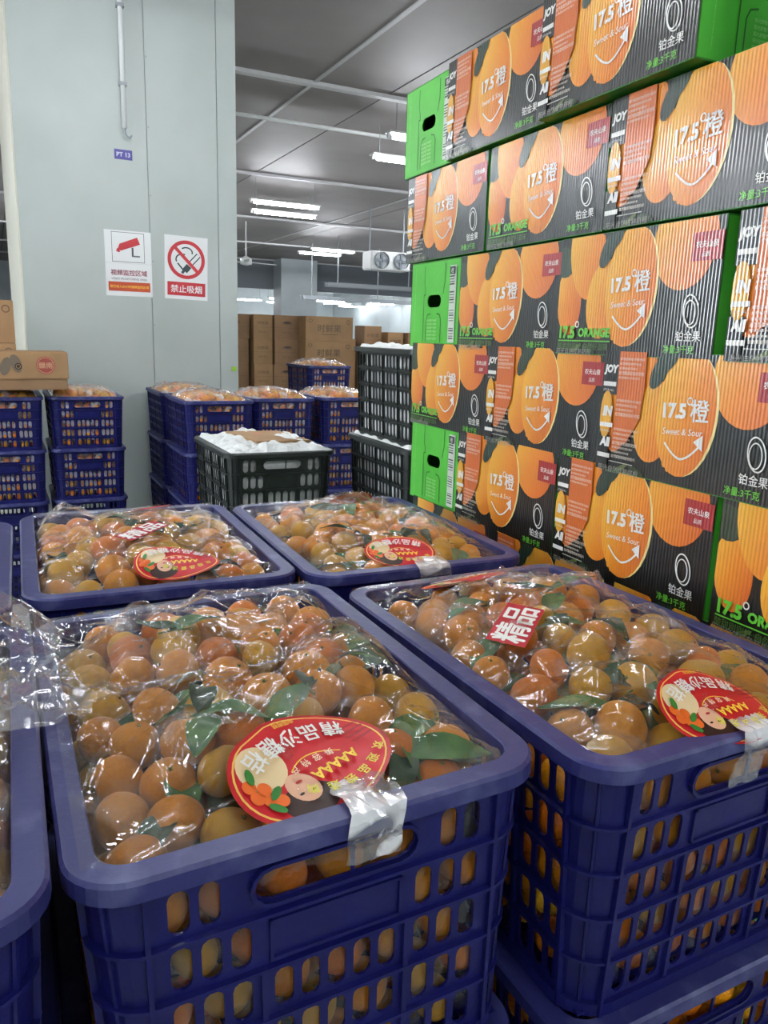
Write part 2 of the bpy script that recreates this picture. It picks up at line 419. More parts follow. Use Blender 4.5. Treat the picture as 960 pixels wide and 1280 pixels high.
for k, (x, y, yaw) in NEAR.items():
    for lv in (3, 2, 1, 0):
        lab = LABELS[k] if lv == 3 else LEVEL[lv] + ' blue crate under the ' + {'front': 'nearest mandarin crate', 'right': 'mandarin crate beside the carton wall', 'bl': 'crate behind the nearest one', 'br': 'rear crate touching the carton wall', 'lf': 'crate cut by the left edge', 'lb': 'crate left of the rear left one'}[k]
        p = (x, y, lv * CH + .0005 * lv)
        rt = near_rot(k, lv == 3)
        if lv == 3: p = rim_loc(k) - rt.to_matrix() @ Vector((0, 0, CH))
        if CRATE_ROOT is None: CRATE_ROOT = make_crate('fruit_crate', BLUE, lab, p, rt, 'blue fruit crates')
        else: dup(CRATE_ROOT, lab, p, rt)

# ------------------------------------------------------------------ mandarins (local to their crate, in 0.1 mm; z below or above the rim)
FRUIT = {"front":[[-1538,-2338,-274,259],[-1557,-1736,-232,241],[-1165,-2014,-201,248],[-1113,-1525,-144,255],[-651,-1662,-48,244],[-1519,-1225,-193,260],[-1285,-795,-86,245],[-845,-1097,-2,258],[-323,-1177,-17,263],[-995,-289,-18,247],[87,-624,32,278],[305,-1124,-3,215],[-178,-59,32,282],[-624,433,35,254],[-394,1472,8,283],[-1459,134,-176,279],[-112,691,21,247],[368,1240,6,245],[1256,2305,-254,290],[1511,1771,-247,284],[1057,232,-30,235],[1081,-654,-39,239],[1505,474,-176,290],[1564,-577,-252,231],[305,319,50,215],[143,2301,-236,290],[686,2335,-216,263],[-1091,650,-45,254],[-1519,956,-183,257],[912,-1927,-123,244],[1177,-2336,-289,259],[96,-1543,-75,215],[-221,-1827,-74,217],[377,-2186,-228,230],[-1557,-366,-184,239],[-454,2317,-221,278],[1243,1274,-128,264],[1497,-1327,-196,264],[-771,-2313,-272,259],[-1530,1546,-221,254],[-1242,2190,-205,255],[1199,-205,-119,240],[55,1750,-42,256],[787,1455,-69,238],[947,828,-37,249],[-1008,1219,-28,265],[677,-241,42,270],[-1005,1710,-128,243],[903,-1448,-30,249],[-247,-2307,-269,274],[603,-761,31,263],[1504,-1930,-249,259],[-556,949,45,275],[-512,-604,-12,268],[534,1861,-125,251],[445,757,23,252]],"right":[[-1304,1297,-160,270],[-1259,654,-63,266],[-1451,-297,-184,234],[-964,-774,-19,247],[-1391,-1049,-152,273],[-358,-766,66,274],[-792,-1303,-52,246],[-293,-1467,-51,276],[-1466,-1766,-226,253],[-1008,-2023,-152,285],[650,-464,-1,232],[880,85,-40,223],[826,783,-32,235],[264,1621,-37,220],[1529,-547,-240,240],[1056,-1293,-71,220],[1580,-1283,-206,215],[-780,21,39,227],[-1348,2100,-257,239],[-245,-104,-2,230],[-601,-2344,-285,250],[-493,1372,-1,215],[1262,508,-76,250],[289,443,5,269],[-632,2116,-165,238],[1306,2278,-287,261],[846,-2288,-250,254],[603,-1640,-65,274],[-539,707,60,251],[1166,1776,-191,277],[1155,-1889,-154,266],[-151,1803,-59,239],[1115,-775,-66,248],[1347,1270,-119,274],[403,-1012,3,247],[-1049,1731,-166,241],[-167,-2001,-144,263],[1531,-2209,-283,243],[565,2125,-169,262],[-70,886,-13,264],[696,1429,-80,261],[-856,1052,-56,239],[-1445,186,-197,256],[182,-325,16,258],[-205,355,51,242],[384,-2113,-182,252],[1419,-85,-127,249],[50,2263,-186,279],[-1433,-2315,-251,242],[416,1021,41,252]],"bl":[[-1423,-1273,-148,290],[-704,-663,30,290],[-1041,456,-32,290],[-703,-1533,-64,286],[-656,-2074,-138,266],[-235,-1807,-63,246],[755,-1614,-82,244],[1468,-1943,-253,231],[692,-560,-14,260],[-1513,92,-205,283],[-1545,-1780,-291,252],[230,-1013,5,249],[-97,1085,0,250],[625,2345,-241,250],[165,-2093,-137,259],[174,-436,7,280],[657,1755,-86,278],[-215,2276,-229,240],[1503,-866,-247,265],[1108,-113,-79,278],[-1000,2106,-213,266],[-1158,-2076,-244,244],[1455,2089,-278,260],[-516,1757,-111,266],[-20,391,-1,239],[1413,397,-190,254],[437,824,-32,271],[458,276,36,245],[1516,-1376,-210,255],[-318,-15,35,274],[-948,-108,-61,253],[-1513,2178,-301,257],[1298,1404,-143,265],[167,1959,-168,267],[1545,-366,-254,245],[-1482,1214,-239,279],[1008,713,-45,275],[1031,-2164,-208,269],[-1491,-436,-221,254],[1035,-1183,-40,248],[1512,924,-186,270],[-948,1291,-49,240],[-206,-1297,13,278],[309,1372,-5,254],[771,1209,-78,249],[-443,638,13,258],[-1377,1715,-209,242],[248,-1579,-79,272],[-1529,679,-222,267],[-199,-787,-37,242],[568,-2352,-281,244],[-1191,-806,-101,242]],"br":[[-543,1282,-24,275],[-416,-13,41,290],[-1179,321,-75,240],[-1519,-313,-240,276],[-1311,-1287,-119,261],[-1273,-1762,-185,226],[-819,-1706,-116,243],[1418,-1820,-197,215],[89,-449,54,253],[1248,855,-91,246],[1,2161,-174,251],[421,-851,30,256],[1097,2102,-202,274],[75,212,0,260],[-976,1603,-94,277],[416,1171,21,254],[-70,-2051,-150,255],[-1535,1373,-267,251],[541,2239,-181,238],[909,-1045,-13,276],[-54,-1115,-47,278],[-820,2170,-212,250],[1033,-260,-53,275],[-1190,1040,-93,243],[704,-1942,-106,248],[-196,709,39,245],[1291,-2312,-311,264],[938,1447,-103,273],[-1518,1928,-292,268],[1533,-397,-181,262],[1375,195,-132,261],[837,526,-48,256],[366,-1493,-79,272],[-349,1791,-80,274],[-911,-363,-11,277],[-330,-1603,-34,271],[586,-12,5,247],[1002,-1543,-122,246],[-731,-2274,-223,251],[1447,1410,-182,251],[1386,-874,-130,246],[-374,-660,40,246],[286,1729,-123,239],[-771,-967,-21,263],[-1529,690,-227,256],[314,646,-16,243],[-656,488,35,273],[-1403,-2248,-302,251],[-38,1381,-59,248],[1550,1880,-290,245],[1433,-1346,-188,239],[403,-2333,-237,262],[-1254,-766,-119,271]],"lf":[[1580,-868,-237,215],[1580,-104,-205,215],[-190,-2042,-121,269],[-64,-1461,-24,269],[851,-1765,-117,262],[1107,930,-41,240],[523,2138,-160,243],[1086,442,-53,256],[-654,427,-26,256],[505,-737,32,252],[1151,1699,-155,255],[-1099,-2061,-192,259],[-410,1098,-48,261],[-1138,-1300,-81,270],[-970,1935,-194,278],[128,-258,-16,241],[-48,177,48,240],[-783,1434,-87,251],[1405,-2007,-207,276],[-1521,1329,-221,257],[-1389,-408,-149,252],[-619,-1535,-53,276],[-397,-882,-31,269],[-430,-260,40,268],[563,9,12,278],[-145,1987,-158,260],[-125,1501,-82,241],[1013,-1281,-76,257],[-138,654,-16,257],[-1495,1825,-213,241],[1050,-233,-16,275],[-1516,-903,-231,262],[1385,2257,-262,271],[229,1060,-40,254],[-1412,577,-187,264],[-892,-674,-45,260],[381,1598,-72,247],[642,-2312,-272,267],[480,-1341,-27,273],[513,647,20,252],[340,-1844,-111,263],[-964,966,-19,264],[1485,1293,-246,260],[-1380,80,-153,244],[1527,-1502,-207,252],[-1350,2286,-250,251],[-638,-2307,-238,238],[-1522,-2303,-292,241],[1084,-768,-36,270],[-580,2307,-261,242],[-944,-149,-10,267],[92,-986,-8,239],[709,1221,-49,261],[-1513,-1630,-266,242],[1516,698,-193,251]],"lb":[[196,-1080,-26,275],[1222,771,-107,278],[-72,1644,-37,256],[-789,532,15,253],[-1404,1054,-185,248],[555,655,-18,269],[-1295,-1013,-165,271],[1221,2143,-223,275],[-482,1377,-47,239],[1319,-822,-173,249],[-71,-299,58,260],[-557,-502,9,277],[-569,-1829,-131,261],[974,289,-44,277],[1063,1281,-74,266],[-462,2091,-150,251],[-131,584,44,277],[630,2149,-199,242],[-340,-1237,-27,265],[-1494,-212,-203,248],[-1495,-2107,-290,244],[-1047,28,-17,276],[432,-372,20,257],[35,-1727,-70,268],[1254,-337,-149,240],[1356,-2274,-300,264],[-1295,1548,-135,244],[883,-2048,-146,277],[-1357,2139,-243,267],[961,-1201,-74,278],[1371,-1751,-202,244],[-1151,-1495,-146,241],[195,1210,18,264],[1477,88,-178,249],[244,85,38,245],[514,-1508,-69,266],[567,1643,-53,242],[-444,147,-9,271],[-887,-2216,-248,256],[-1522,430,-232,273],[-52,2345,-289,250],[1493,1680,-209,271],[2,-2252,-234,276],[1490,-1281,-185,249],[-906,1869,-107,255],[-1072,-548,-92,258],[847,-675,-37,269],[-915,1135,-87,266],[-783,-975,-64,258]]}
def mandarin_mesh(i, mtl, seg=20, ring=14):
    r = random.Random(i); me = bpy.data.meshes.new('mandarin'); bm = bmesh.new()
    bmesh.ops.create_uvsphere(bm, u_segments=seg, v_segments=ring, radius=1)
    ph = r.random() * 6
    for v in bm.verts:
        rad = math.hypot(v.co.x, v.co.y); z = v.co.z
        a = math.atan2(v.co.y, v.co.x)
        v.co.z = z * .90 - (.13 * math.exp(-(rad / .22) ** 2) if z > 0 else -.08 * math.exp(-(rad / .2) ** 2))
        k = 1 + .02 * math.sin(3 * a + ph) + .012 * math.sin(5 * a + 2 * ph); v.co.x *= k; v.co.y *= k
    for f in bm.faces: f.smooth = True
    bm.to_mesh(me); bm.free(); me.materials.append(mtl); return me
MAND = [mandarin_mesh(i, PEEL[i]) for i in range(4)]
mb = MB()
for k in range(5):
    a = 2 * PI * k / 5; mb.add([(0, 0, .79), (.09 * math.cos(a - .4), .09 * math.sin(a - .4), .79), (.13 * math.cos(a), .13 * math.sin(a), .81), (.09 * math.cos(a + .4), .09 * math.sin(a + .4), .79)], [(0, 1, 2, 3)])
mb.tube([(0, 0, .77), (.01, 0, .88)], .05, 6)
CALYX = mb.mesh('calyx', M['twig'])
ORD = ['first', 'second', 'third', 'fourth', 'fifth', 'sixth', 'seventh', 'eighth', 'ninth', 'tenth', 'eleventh', 'twelfth']
CNAME = {'front': 'nearest blue crate', 'right': 'crate beside the carton wall', 'bl': 'crate behind the nearest one', 'br': 'rear crate by carton wall', 'lf': 'crate cut by left edge', 'lb': 'far left crate'}
def crate_M(k):
    return Matrix.Translation(rim_loc(k)) @ near_rot(k).to_matrix().to_4x4()
OUTSIDE = {}
def put_mandarin(k, u, v, z, r, label, group, variant):
    t = thing('mandarin', label, 'mandarin', crate_M(k) @ Vector((u, v, z)), (random.gauss(0, .7), random.gauss(0, .7), random.random() * 6), group)
    t.scale = (r, r, r)
    obj('peel', MAND[variant], t)
    if random.random() < .6: obj('calyx', CALYX, t)
for k, L in FRUIT.items():
    F = [(a / 1e4, b / 1e4, c / 1e4, d / 1e4) for a, b, c, d in L]
    ALLF = F
    if k == 'lf': F = [f for f in F if f[0] > .10]
    if k == 'lb': F = [f for f in F if f[0] > .13]
    OUTSIDE[k] = [f for f in ALLF if f not in F]
    lo = min(f[1] for f in F); nb = 10; hgt = (max(f[1] for f in F) - lo + 1e-6) / nb; rowsF = {}
    for f in F: rowsF.setdefault(int((f[1] - lo) / hgt), []).append(f)
    for rnum, rk in enumerate(sorted(rowsF)):
        for i, f in enumerate(sorted(rowsF[rk])):
            var = rng.choice(4, p=[.30, .15, .35, .20])
            put_mandarin(k, *f, '%s mandarin, %s from left in %s row, %s' % (PEEL_WORD[var], ORD[i], ORD[rnum], CNAME[k]), 'mandarins under film in the ' + CNAME[k], int(var))
    FRUIT[k] = ALLF
# mandarins seen through the slots of the two nearest front walls
for k in ('front', 'right'):
    for lv in range(5):
        n = 6
        for i in range(n):
            u = -.140 + .28 * (i + .5 * (lv % 2)) / (n - .5); z = -.064 - .0503 * lv
            var = int(rng.integers(4))
            put_mandarin(k, u, -.2875 + .0425 + rng.uniform(0, .003) + .0024 * lv, z, rng.uniform(.0215, .0235), '%s mandarin, %s from left, %s layer behind slots, %s' % (PEEL_WORD[var], ORD[i], ORD[lv], CNAME[k]), 'mandarins behind the slots of the ' + CNAME[k], var)
# everything deeper down: fruit nobody could count, one mesh per crate
def fill_mesh(front):
    mb = MB(); r = random.Random(9 + front)
    base = bmesh.new(); bmesh.ops.create_uvsphere(base, u_segments=10, v_segments=7, radius=1)
    bv = [v.co.copy() for v in base.verts]; bf = [tuple(v.index for v in f.verts) for f in base.faces]; base.free()
    mats = []
    for lv in range(5):
        z = -.064 - .0503 * lv; a, b = CW / 2 - .046 - .0024 * lv, CL / 2 - .046 - .0024 * lv
        pts = []
        m = 7; n = 10
        for i in range(m):
            x = -a + 2 * a * i / (m - 1)
            if front: pts.append((x, -b))
            pts.append((x, b))
        for j in range(1 if not front else 1, n - 1):
            y = -b + 2 * b * j / (n - 1); pts += [(-a, y), (a, y)]
        for i in range(1, m - 1): pts += [(-a + 2 * a * i / (m - 1), b - .05)] + ([] if front else [(-a + 2 * a * i / (m - 1), -b + .055)])
        for x, y in pts:
            R = r.uniform(.0205, .0235); p = Vector((x + r.uniform(-.004, .004), y + r.uniform(-.004, .004), z + r.uniform(-.005, .005)))
            mi = r.randrange(4)
            mb.add([p + q * R for q in bv], bf, None); mats += [mi] * len(bf)
    me = mb.mesh('mandarins', None, smooth=True)
    for p in PEEL: me.materials.append(p)
    me.polygons.foreach_set('material_index', mats); return me
FILL_ALL, FILL_BACK = fill_mesh(True), fill_mesh(False)
for k in ('lf', 'lb'):            # the part of these two heaps beyond the left edge of the picture
    mb = MB(); base = bmesh.new(); bmesh.ops.create_uvsphere(base, u_segments=14, v_segments=9, radius=1)
    bv = [v.co.copy() for v in base.verts]; bf = [tuple(v.index for v in f.verts) for f in base.faces]; base.free(); mats = []
    for a, b, c, r in OUTSIDE[k]: mb.add([Vector((a, b, c)) + q * r for q in bv], bf); mats += [random.randrange(4)] * len(bf)
    me = mb.mesh('mandarins', None, smooth=True)
    for p in PEEL: me.materials.append(p)
    me.polygons.foreach_set('material_index', mats)
    tag(obj('mandarins', me, None, rim_loc(k), near_rot(k)), 'rest of the mandarin heap beyond the picture edge, ' + CNAME[k], 'mandarins', kind='stuff')
for k in NEAR:
    x, y, yaw = NEAR[k]
    tag(obj('mandarins', FILL_BACK if k in ('front', 'right') else FILL_ALL, None, rim_loc(k), near_rot(k)), 'mandarins packed deep inside the ' + CNAME[k], 'mandarins', kind='stuff')
for k in ('right', 'front'):
    x, y, yaw = NEAR[k]
    tag(obj('mandarins', FILL_ALL, None, (x, y, RIM - CH), (0, 0, math.radians(yaw))), 'mandarins packed in the crate under the ' + CNAME[k], 'mandarins', kind='stuff')

# ------------------------------------------------------------------ leaves on the fruit
def leaf_mesh(name, L, W, bend, fold, mtl):
    mb = MB(); n, m = 8, 4; v = []
    for i in range(n + 1):
        t = i / n; w = W / 2 * math.sin(PI * min(1, t * .97 + .02)) ** .8 * (1.15 - .45 * t)
        for j in range(-m // 2, m // 2 + 1):
            s = j / (m / 2); v.append((t * L, s * w, bend * L * math.sin(PI * t) - bend * .6 * L * t * t + fold * abs(s) * w + .0012 * math.sin(9 * t + 3 * s)))
    f = [(i * (m + 1) + j, (i + 1) * (m + 1) + j, (i + 1) * (m + 1) + j + 1, i * (m + 1) + j + 1) for i in range(n) for j in range(m)]
    mb.add(v, f); return mb.mesh(name, mtl, smooth=True)
LEAF = [leaf_mesh('leaf', .078, .036, .10, .25, M['leaf']), leaf_mesh('leaf', .066, .030, .16, .35, M['leaf_dark']), leaf_mesh('leaf', .088, .034, .05, .15, M['leaf']), leaf_mesh('leaf', .072, .040, -.06, .3, M['leaf_dark'])]
tw = MB(); tw.tube([(-.022, 0, .001), (0, .001, .002), (.02, -.001, .001)], .0013, 5); TWIG = tw.mesh('twig', M['twig'])
def heap(F, u, v):
    h = -.055
    for a, b, c, r in F:
        d = (u - a) ** 2 + (v - b) ** 2
        if d < r * r: h = max(h, c + math.sqrt(r * r - d))
    return h
def heap_soft(F, u, v):
    return max(np.mean([heap(F, u + .014 * math.cos(a), v + .014 * math.sin(a)) for a in np.arange(6)]), heap(F, u, v) - .006)
# (u, v, yaw, leaves, where)
SPRIG = {
 'front': [(-.088, -.05, 40, 3), (-.070, -.10, -20, 3), (.108, -.175, 20, 3), (.140, -.205, 200, 3), (.150, -.24, 160, 3), (.112, -.232, -30, 2), (-.092, -.262, 10, 3), (-.055, -.262, 190, 2),
           (.115, -.03, 60, 3), (.155, .04, 100, 2), (-.02, .03, 30, 3), (.045, -.085, 90, 2), (-.05, .10, 0, 2), (.09, .12, 45, 2), (-.115, -.225, 100, 2), (.135, -.16, 90, 3)],
 'right': [(.021, -.01, 20, 3), (-.004, -.06, 60, 3), (.03, -.14, 110, 4), (-.037, -.20, 10, 3), (-.13, -.19, 0, 2), (.0, .03, 150, 3), (-.13, .03, 90, 2), (-.12, -.045, 40, 3), (.05, .10, 30, 2), (.09, -.02, 60, 2), (.10, -.17, 20, 2), (-.05, .12, 80, 2)],
 'bl': [(-.10, -.235, 30, 2), (-.10, -.12, 70, 2), (.09, -.235, 0, 3), (.07, -.20, 40, 2), (-.14, -.09, 10, 2), (.0, .09, 20, 3), (.10, .05, 60, 2), (.02, -.05, 120, 2)],
 'br': [(-.14, -.24, 60, 3), (-.084, -.21, 20, 3), (-.15, -.09, 90, 2), (-.14, .02, 0, 3), (.004, -.016, 45, 3), (.096, -.18, 10, 3), (.10, -.08, 80, 3), (-.016, .08, 20, 3), (.03, -.14, 30, 3), (.12, .03, 0, 3), (-.06, -.10, 140, 2)],
 'lf': [(.150, -.19, 90, 3), (.155, -.225, 60, 3)], 'lb': []}
LEAFSPOTS = {k: [] for k in SPRIG}
for k, S in SPRIG.items():
    S = sorted(S, key=lambda q: q[1])
    for i, (u, v, yw, n) in enumerate(S):
        z = heap_soft(FRUIT[k], u, v) + .002
        parts = [(LEAF[(i + j) % 4], Matrix.Translation((.010 * (j - 1), 0, .002 + .002 * j)) @ Euler((random.gauss(0, .22), random.gauss(.10, .12), 2.2 * j + random.gauss(0, .35))).to_matrix().to_4x4()) for j in range(n)]
        R = Matrix.Rotation(math.radians(yw), 4, 'Z')
        pts = [R @ (m @ vv.co) for me, m in parts for vv in me.vertices]
        for ax, lim in ((0, .168), (1, .248)):
            q = u if ax == 0 else v
            hi, lo = q + max(p_[ax] for p_ in pts), q + min(p_[ax] for p_ in pts)
            d = (lim - hi if hi > lim else 0) + (-lim - lo if lo < -lim else 0)
            if ax == 0: u += d
            else: v += d
        t = thing('leaf_sprig', 'green leaf sprig, %s from the front, %s' % ((ORD + ['thirteenth', 'fourteenth', 'fifteenth', 'sixteenth', 'seventeenth', 'eighteenth'])[i], CNAME[k]), 'leaves', crate_M(k) @ Vector((u, v, z)), near_rot(k), 'mandarin leaves in the ' + CNAME[k])
        t.rotation_euler = (near_rot(k).to_matrix() @ R.to_3x3()).to_euler()
        obj('twig', TWIG, t)
        for me, m in parts:
            o = obj('leaf', me, t); o.matrix_local = m
        LEAFSPOTS[k] += [(u + p_.x, v + p_.y, z + p_.z + .003) for p_ in pts]

# ------------------------------------------------------------------ bags: clear film over each heap
class Film: pass
def build_film(k, ext=(0, 0, 0, 0), seed=0, creases=110, step=.0023, F=None, spots=(), tents=()):
    """height field over the heap; ext = how far it passes the inner rim edge (left, right, front, back)"""
    r = np.random.default_rng(seed); F = FRUIT[k] if F is None else F
    u0, u1, v0, v1 = -.1825 - ext[0], .1825 + ext[1], -.2625 - ext[2], .2625 + ext[3]
    nu, nv = int((u1 - u0) / step) + 1, int((v1 - v0) / step) + 1
    U = np.linspace(u0, u1, nu); V = np.linspace(v0, v1, nv); A, B = np.meshgrid(U, V, indexing='ij')
    ob = np.full(A.shape, -.06)
    for a, b, c, q in F:
        d = (A - a) ** 2 + (B - b) ** 2; ob = np.maximum(ob, np.where(d < q * q, c + np.sqrt(np.maximum(q * q - d, 0)) + .0022, -.06))
    for a, b, z in spots:
        d = (A - a) ** 2 + (B - b) ** 2; ob = np.maximum(ob, np.where(d < .0065 ** 2, z, -.06))
    rim = (np.abs(A) > .1805) | (np.abs(B) > .2605)
    ob = np.where(rim, np.maximum(ob, .0035), ob)
    edge = np.zeros(A.shape, bool); edge[0] = edge[-1] = True; edge[:, 0] = edge[:, -1] = True
    ev = np.where(rim & ((np.abs(A) > .184) | (np.abs(B) > .264)), .004, -.010 + .006 * np.sin(A * 60 + seed) * np.cos(B * 47))
    h = np.where(edge, ev, ob + .01)
    for it in range(260):
        m = h.copy(); m[1:-1, 1:-1] = .25 * (h[2:, 1:-1] + h[:-2, 1:-1] + h[1:-1, 2:] + h[1:-1, :-2])
        h = np.where(edge, ev, np.maximum(ob, m))
    inside = np.minimum.reduce([(A - u0), (u1 - A), (B - v0), (v1 - B)]); fade = np.clip(inside / .02, 0, 1)
    cr = np.zeros(A.shape)
    for c in range(creases):
        a, b = r.uniform(u0, u1), r.uniform(v0, v1); th = r.uniform(0, PI); L = r.uniform(.04, .24); w = r.uniform(.0028, .008); amp = w * r.uniform(.5, 1.35)
        x = (A - a) * math.cos(th) + (B - b) * math.sin(th); y = -(A - a) * math.sin(th) + (B - b) * math.cos(th) + .06 * x * x / .1 * r.normal()
        cr = np.maximum(cr, amp * np.clip(1 - np.abs(y) / w, 0, 1) * np.clip(1.2 - (2 * x / L) ** 2, 0, 1))
    for c in range(7):                       # broad tents
        a, b = r.uniform(u0 * .8, u1 * .8), r.uniform(v0 * .8, v1 * .8); th = r.uniform(0, PI); L = r.uniform(.10, .22); w = r.uniform(.02, .04); amp = r.uniform(.006, .012)
        x = (A - a) * math.cos(th) + (B - b) * math.sin(th); y = -(A - a) * math.sin(th) + (B - b) * math.cos(th)
        cr = cr + amp * np.clip(1 - np.abs(y) / w, 0, 1) * np.clip(1 - np.abs(2 * x / L), 0, 1)
    for c in range(12):                      # long taut folds
        a, b = r.uniform(u0 * .8, u1 * .8), r.uniform(v0 * .8, v1 * .8); th = r.uniform(0, PI); L = r.uniform(.16, .34); w = r.uniform(.004, .007); amp = r.uniform(.005, .010)
        x = (A - a) * math.cos(th) + (B - b) * math.sin(th); y = -(A - a) * math.sin(th) + (B - b) * math.cos(th) + r.normal() * .2 * x * x
        cr = np.maximum(cr, amp * np.clip(1 - np.abs(y) / w, 0, 1) * np.clip(1.1 - np.abs(2 * x / L), 0, 1) ** .5)
    for a, b, deg, L, w, amp in tents:
        th = math.radians(deg); x = (A - a) * math.cos(th) + (B - b) * math.sin(th); y = -(A - a) * math.sin(th) + (B - b) * math.cos(th)
        cr = cr + amp * np.clip(1 - np.abs(y) / w, 0, 1) * np.clip(1 - np.abs(2 * x / L), 0, 1) ** .7
    h = h + cr * fade
    f = Film(); f.U, f.V, f.h, f.u0, f.v0, f.du, f.dv = U, V, h, u0, v0, U[1] - U[0], V[1] - V[0]; f.A, f.B = A, B
    return f
def film_h(f, u, v):
    x = min(max((u - f.u0) / f.du, 0), len(f.U) - 1.001); y = min(max((v - f.v0) / f.dv, 0), len(f.V) - 1.001); i, j = int(x), int(y); a, b = x - i, y - j
    return (f.h[i, j] * (1 - a) + f.h[i + 1, j] * a) * (1 - b) + (f.h[i, j + 1] * (1 - a) + f.h[i + 1, j + 1] * a) * b
def film_soft(f, u, v, R=.02):
    return max([film_h(f, u, v)] + [film_h(f, u + R * math.cos(a) * q, v + R * math.sin(a) * q) - .002 * q for a in np.arange(0, 6.2, 1.05) for q in (.5, 1)])
def film_mesh(f, mtl):
    nu, nv = f.h.shape; co = np.stack([f.A, f.B, f.h], -1).reshape(-1, 3)
    me = bpy.data.meshes.new('film'); i, j = np.meshgrid(np.arange(nu - 1), np.arange(nv - 1), indexing='ij'); a = (i * nv + j).ravel()
    me.from_pydata(co.tolist(), [], np.stack([a, a + nv, a + nv + 1, a + 1], -1).tolist()); me.materials.append(mtl)
    me.polygons.foreach_set('use_smooth', [True] * len(me.polygons)); me.update(); return me
def side_film(seed, W=.296, y=-.2705, H=.25):
    """the bag's side, crumpled between the fruit and the front wall"""
    r = np.random.default_rng(seed); nx, nz = 90, 50; v = []
    ph = r.uniform(0, 6, 8)
    for i in range(nx + 1):
        x = -W / 2 + W * i / nx
        for j in range(nz + 1):
            z = -.018 - H * j / nz
            d = .0015 * math.sin(x * 90 + ph[0] + 20 * z) + .0012 * math.sin(z * 110 + ph[1] + 30 * x) + .0016 * abs(math.sin(x * 55 + z * 70 + ph[2])) + .001 * abs(math.sin(x * 130 - z * 90 + ph[3]))
            v.append((x * (1 - .06 * j / nz), y + .010 * j / nz + d * .8, z))
    f = [(i * (nz + 1) + j, (i + 1) * (nz + 1) + j, (i + 1) * (nz + 1) + j + 1, i * (nz + 1) + j + 1) for i in range(nx) for j in range(nz)]
    mb = MB(); mb.add(v, f); return mb.mesh('side_film', M['film_side'], smooth=True)

def print_to_mesh(P, name, f, cu, cv, rot, lift=.0016, mtl=None, soft=True, R=.016):
    """lay a flat print on the film: every point takes the film's height (pieces are cut fine by their rings)"""
    c, s = math.cos(rot), math.sin(rot); cache = {}
    v = []
    for x, y, z in P.v:
        u, w = cu + c * x - s * y, cv + s * x + c * y
        key = (round(u, 4), round(w, 4))
        if key not in cache: cache[key] = film_soft(f, u, w, R)
        v.append((u, w, cache[key] + lift + z))
    P.v = v
    return P.mesh(name, mtl or M['print_label'], colours=True)
def smooth_plane(f, cu, cv, rot, a, b, flat=False):
    """least-squares quadratic through the film's top under a label: a stiff sticker bends only gently"""
    c, s = math.cos(rot), math.sin(rot); X = []; Z = []
    for x in np.linspace(-a, a, 15):
        for y in np.linspace(-b, b, 13):
            if (x / a) ** 2 + (y / b) ** 2 > 1.05: continue
            X.append((1, x, y, x * x, x * y, y * y)); Z.append(film_h(f, cu + c * x - s * y, cv + s * x + c * y))
    X = np.array(X); Z = np.array(Z); Z = np.array([Z[i] for i in range(len(Z))]); nc = 3 if flat else 6
    co = np.zeros(6); co[:nc] = np.linalg.lstsq(X[:, :nc], Z, rcond=None)[0]; co[0] += np.quantile(Z - X @ co, .93)
    return co
def quad_z(co, x, y): return co[0] + co[1] * x + co[2] * y + co[3] * x * x + co[4] * x * y + co[5] * y * y
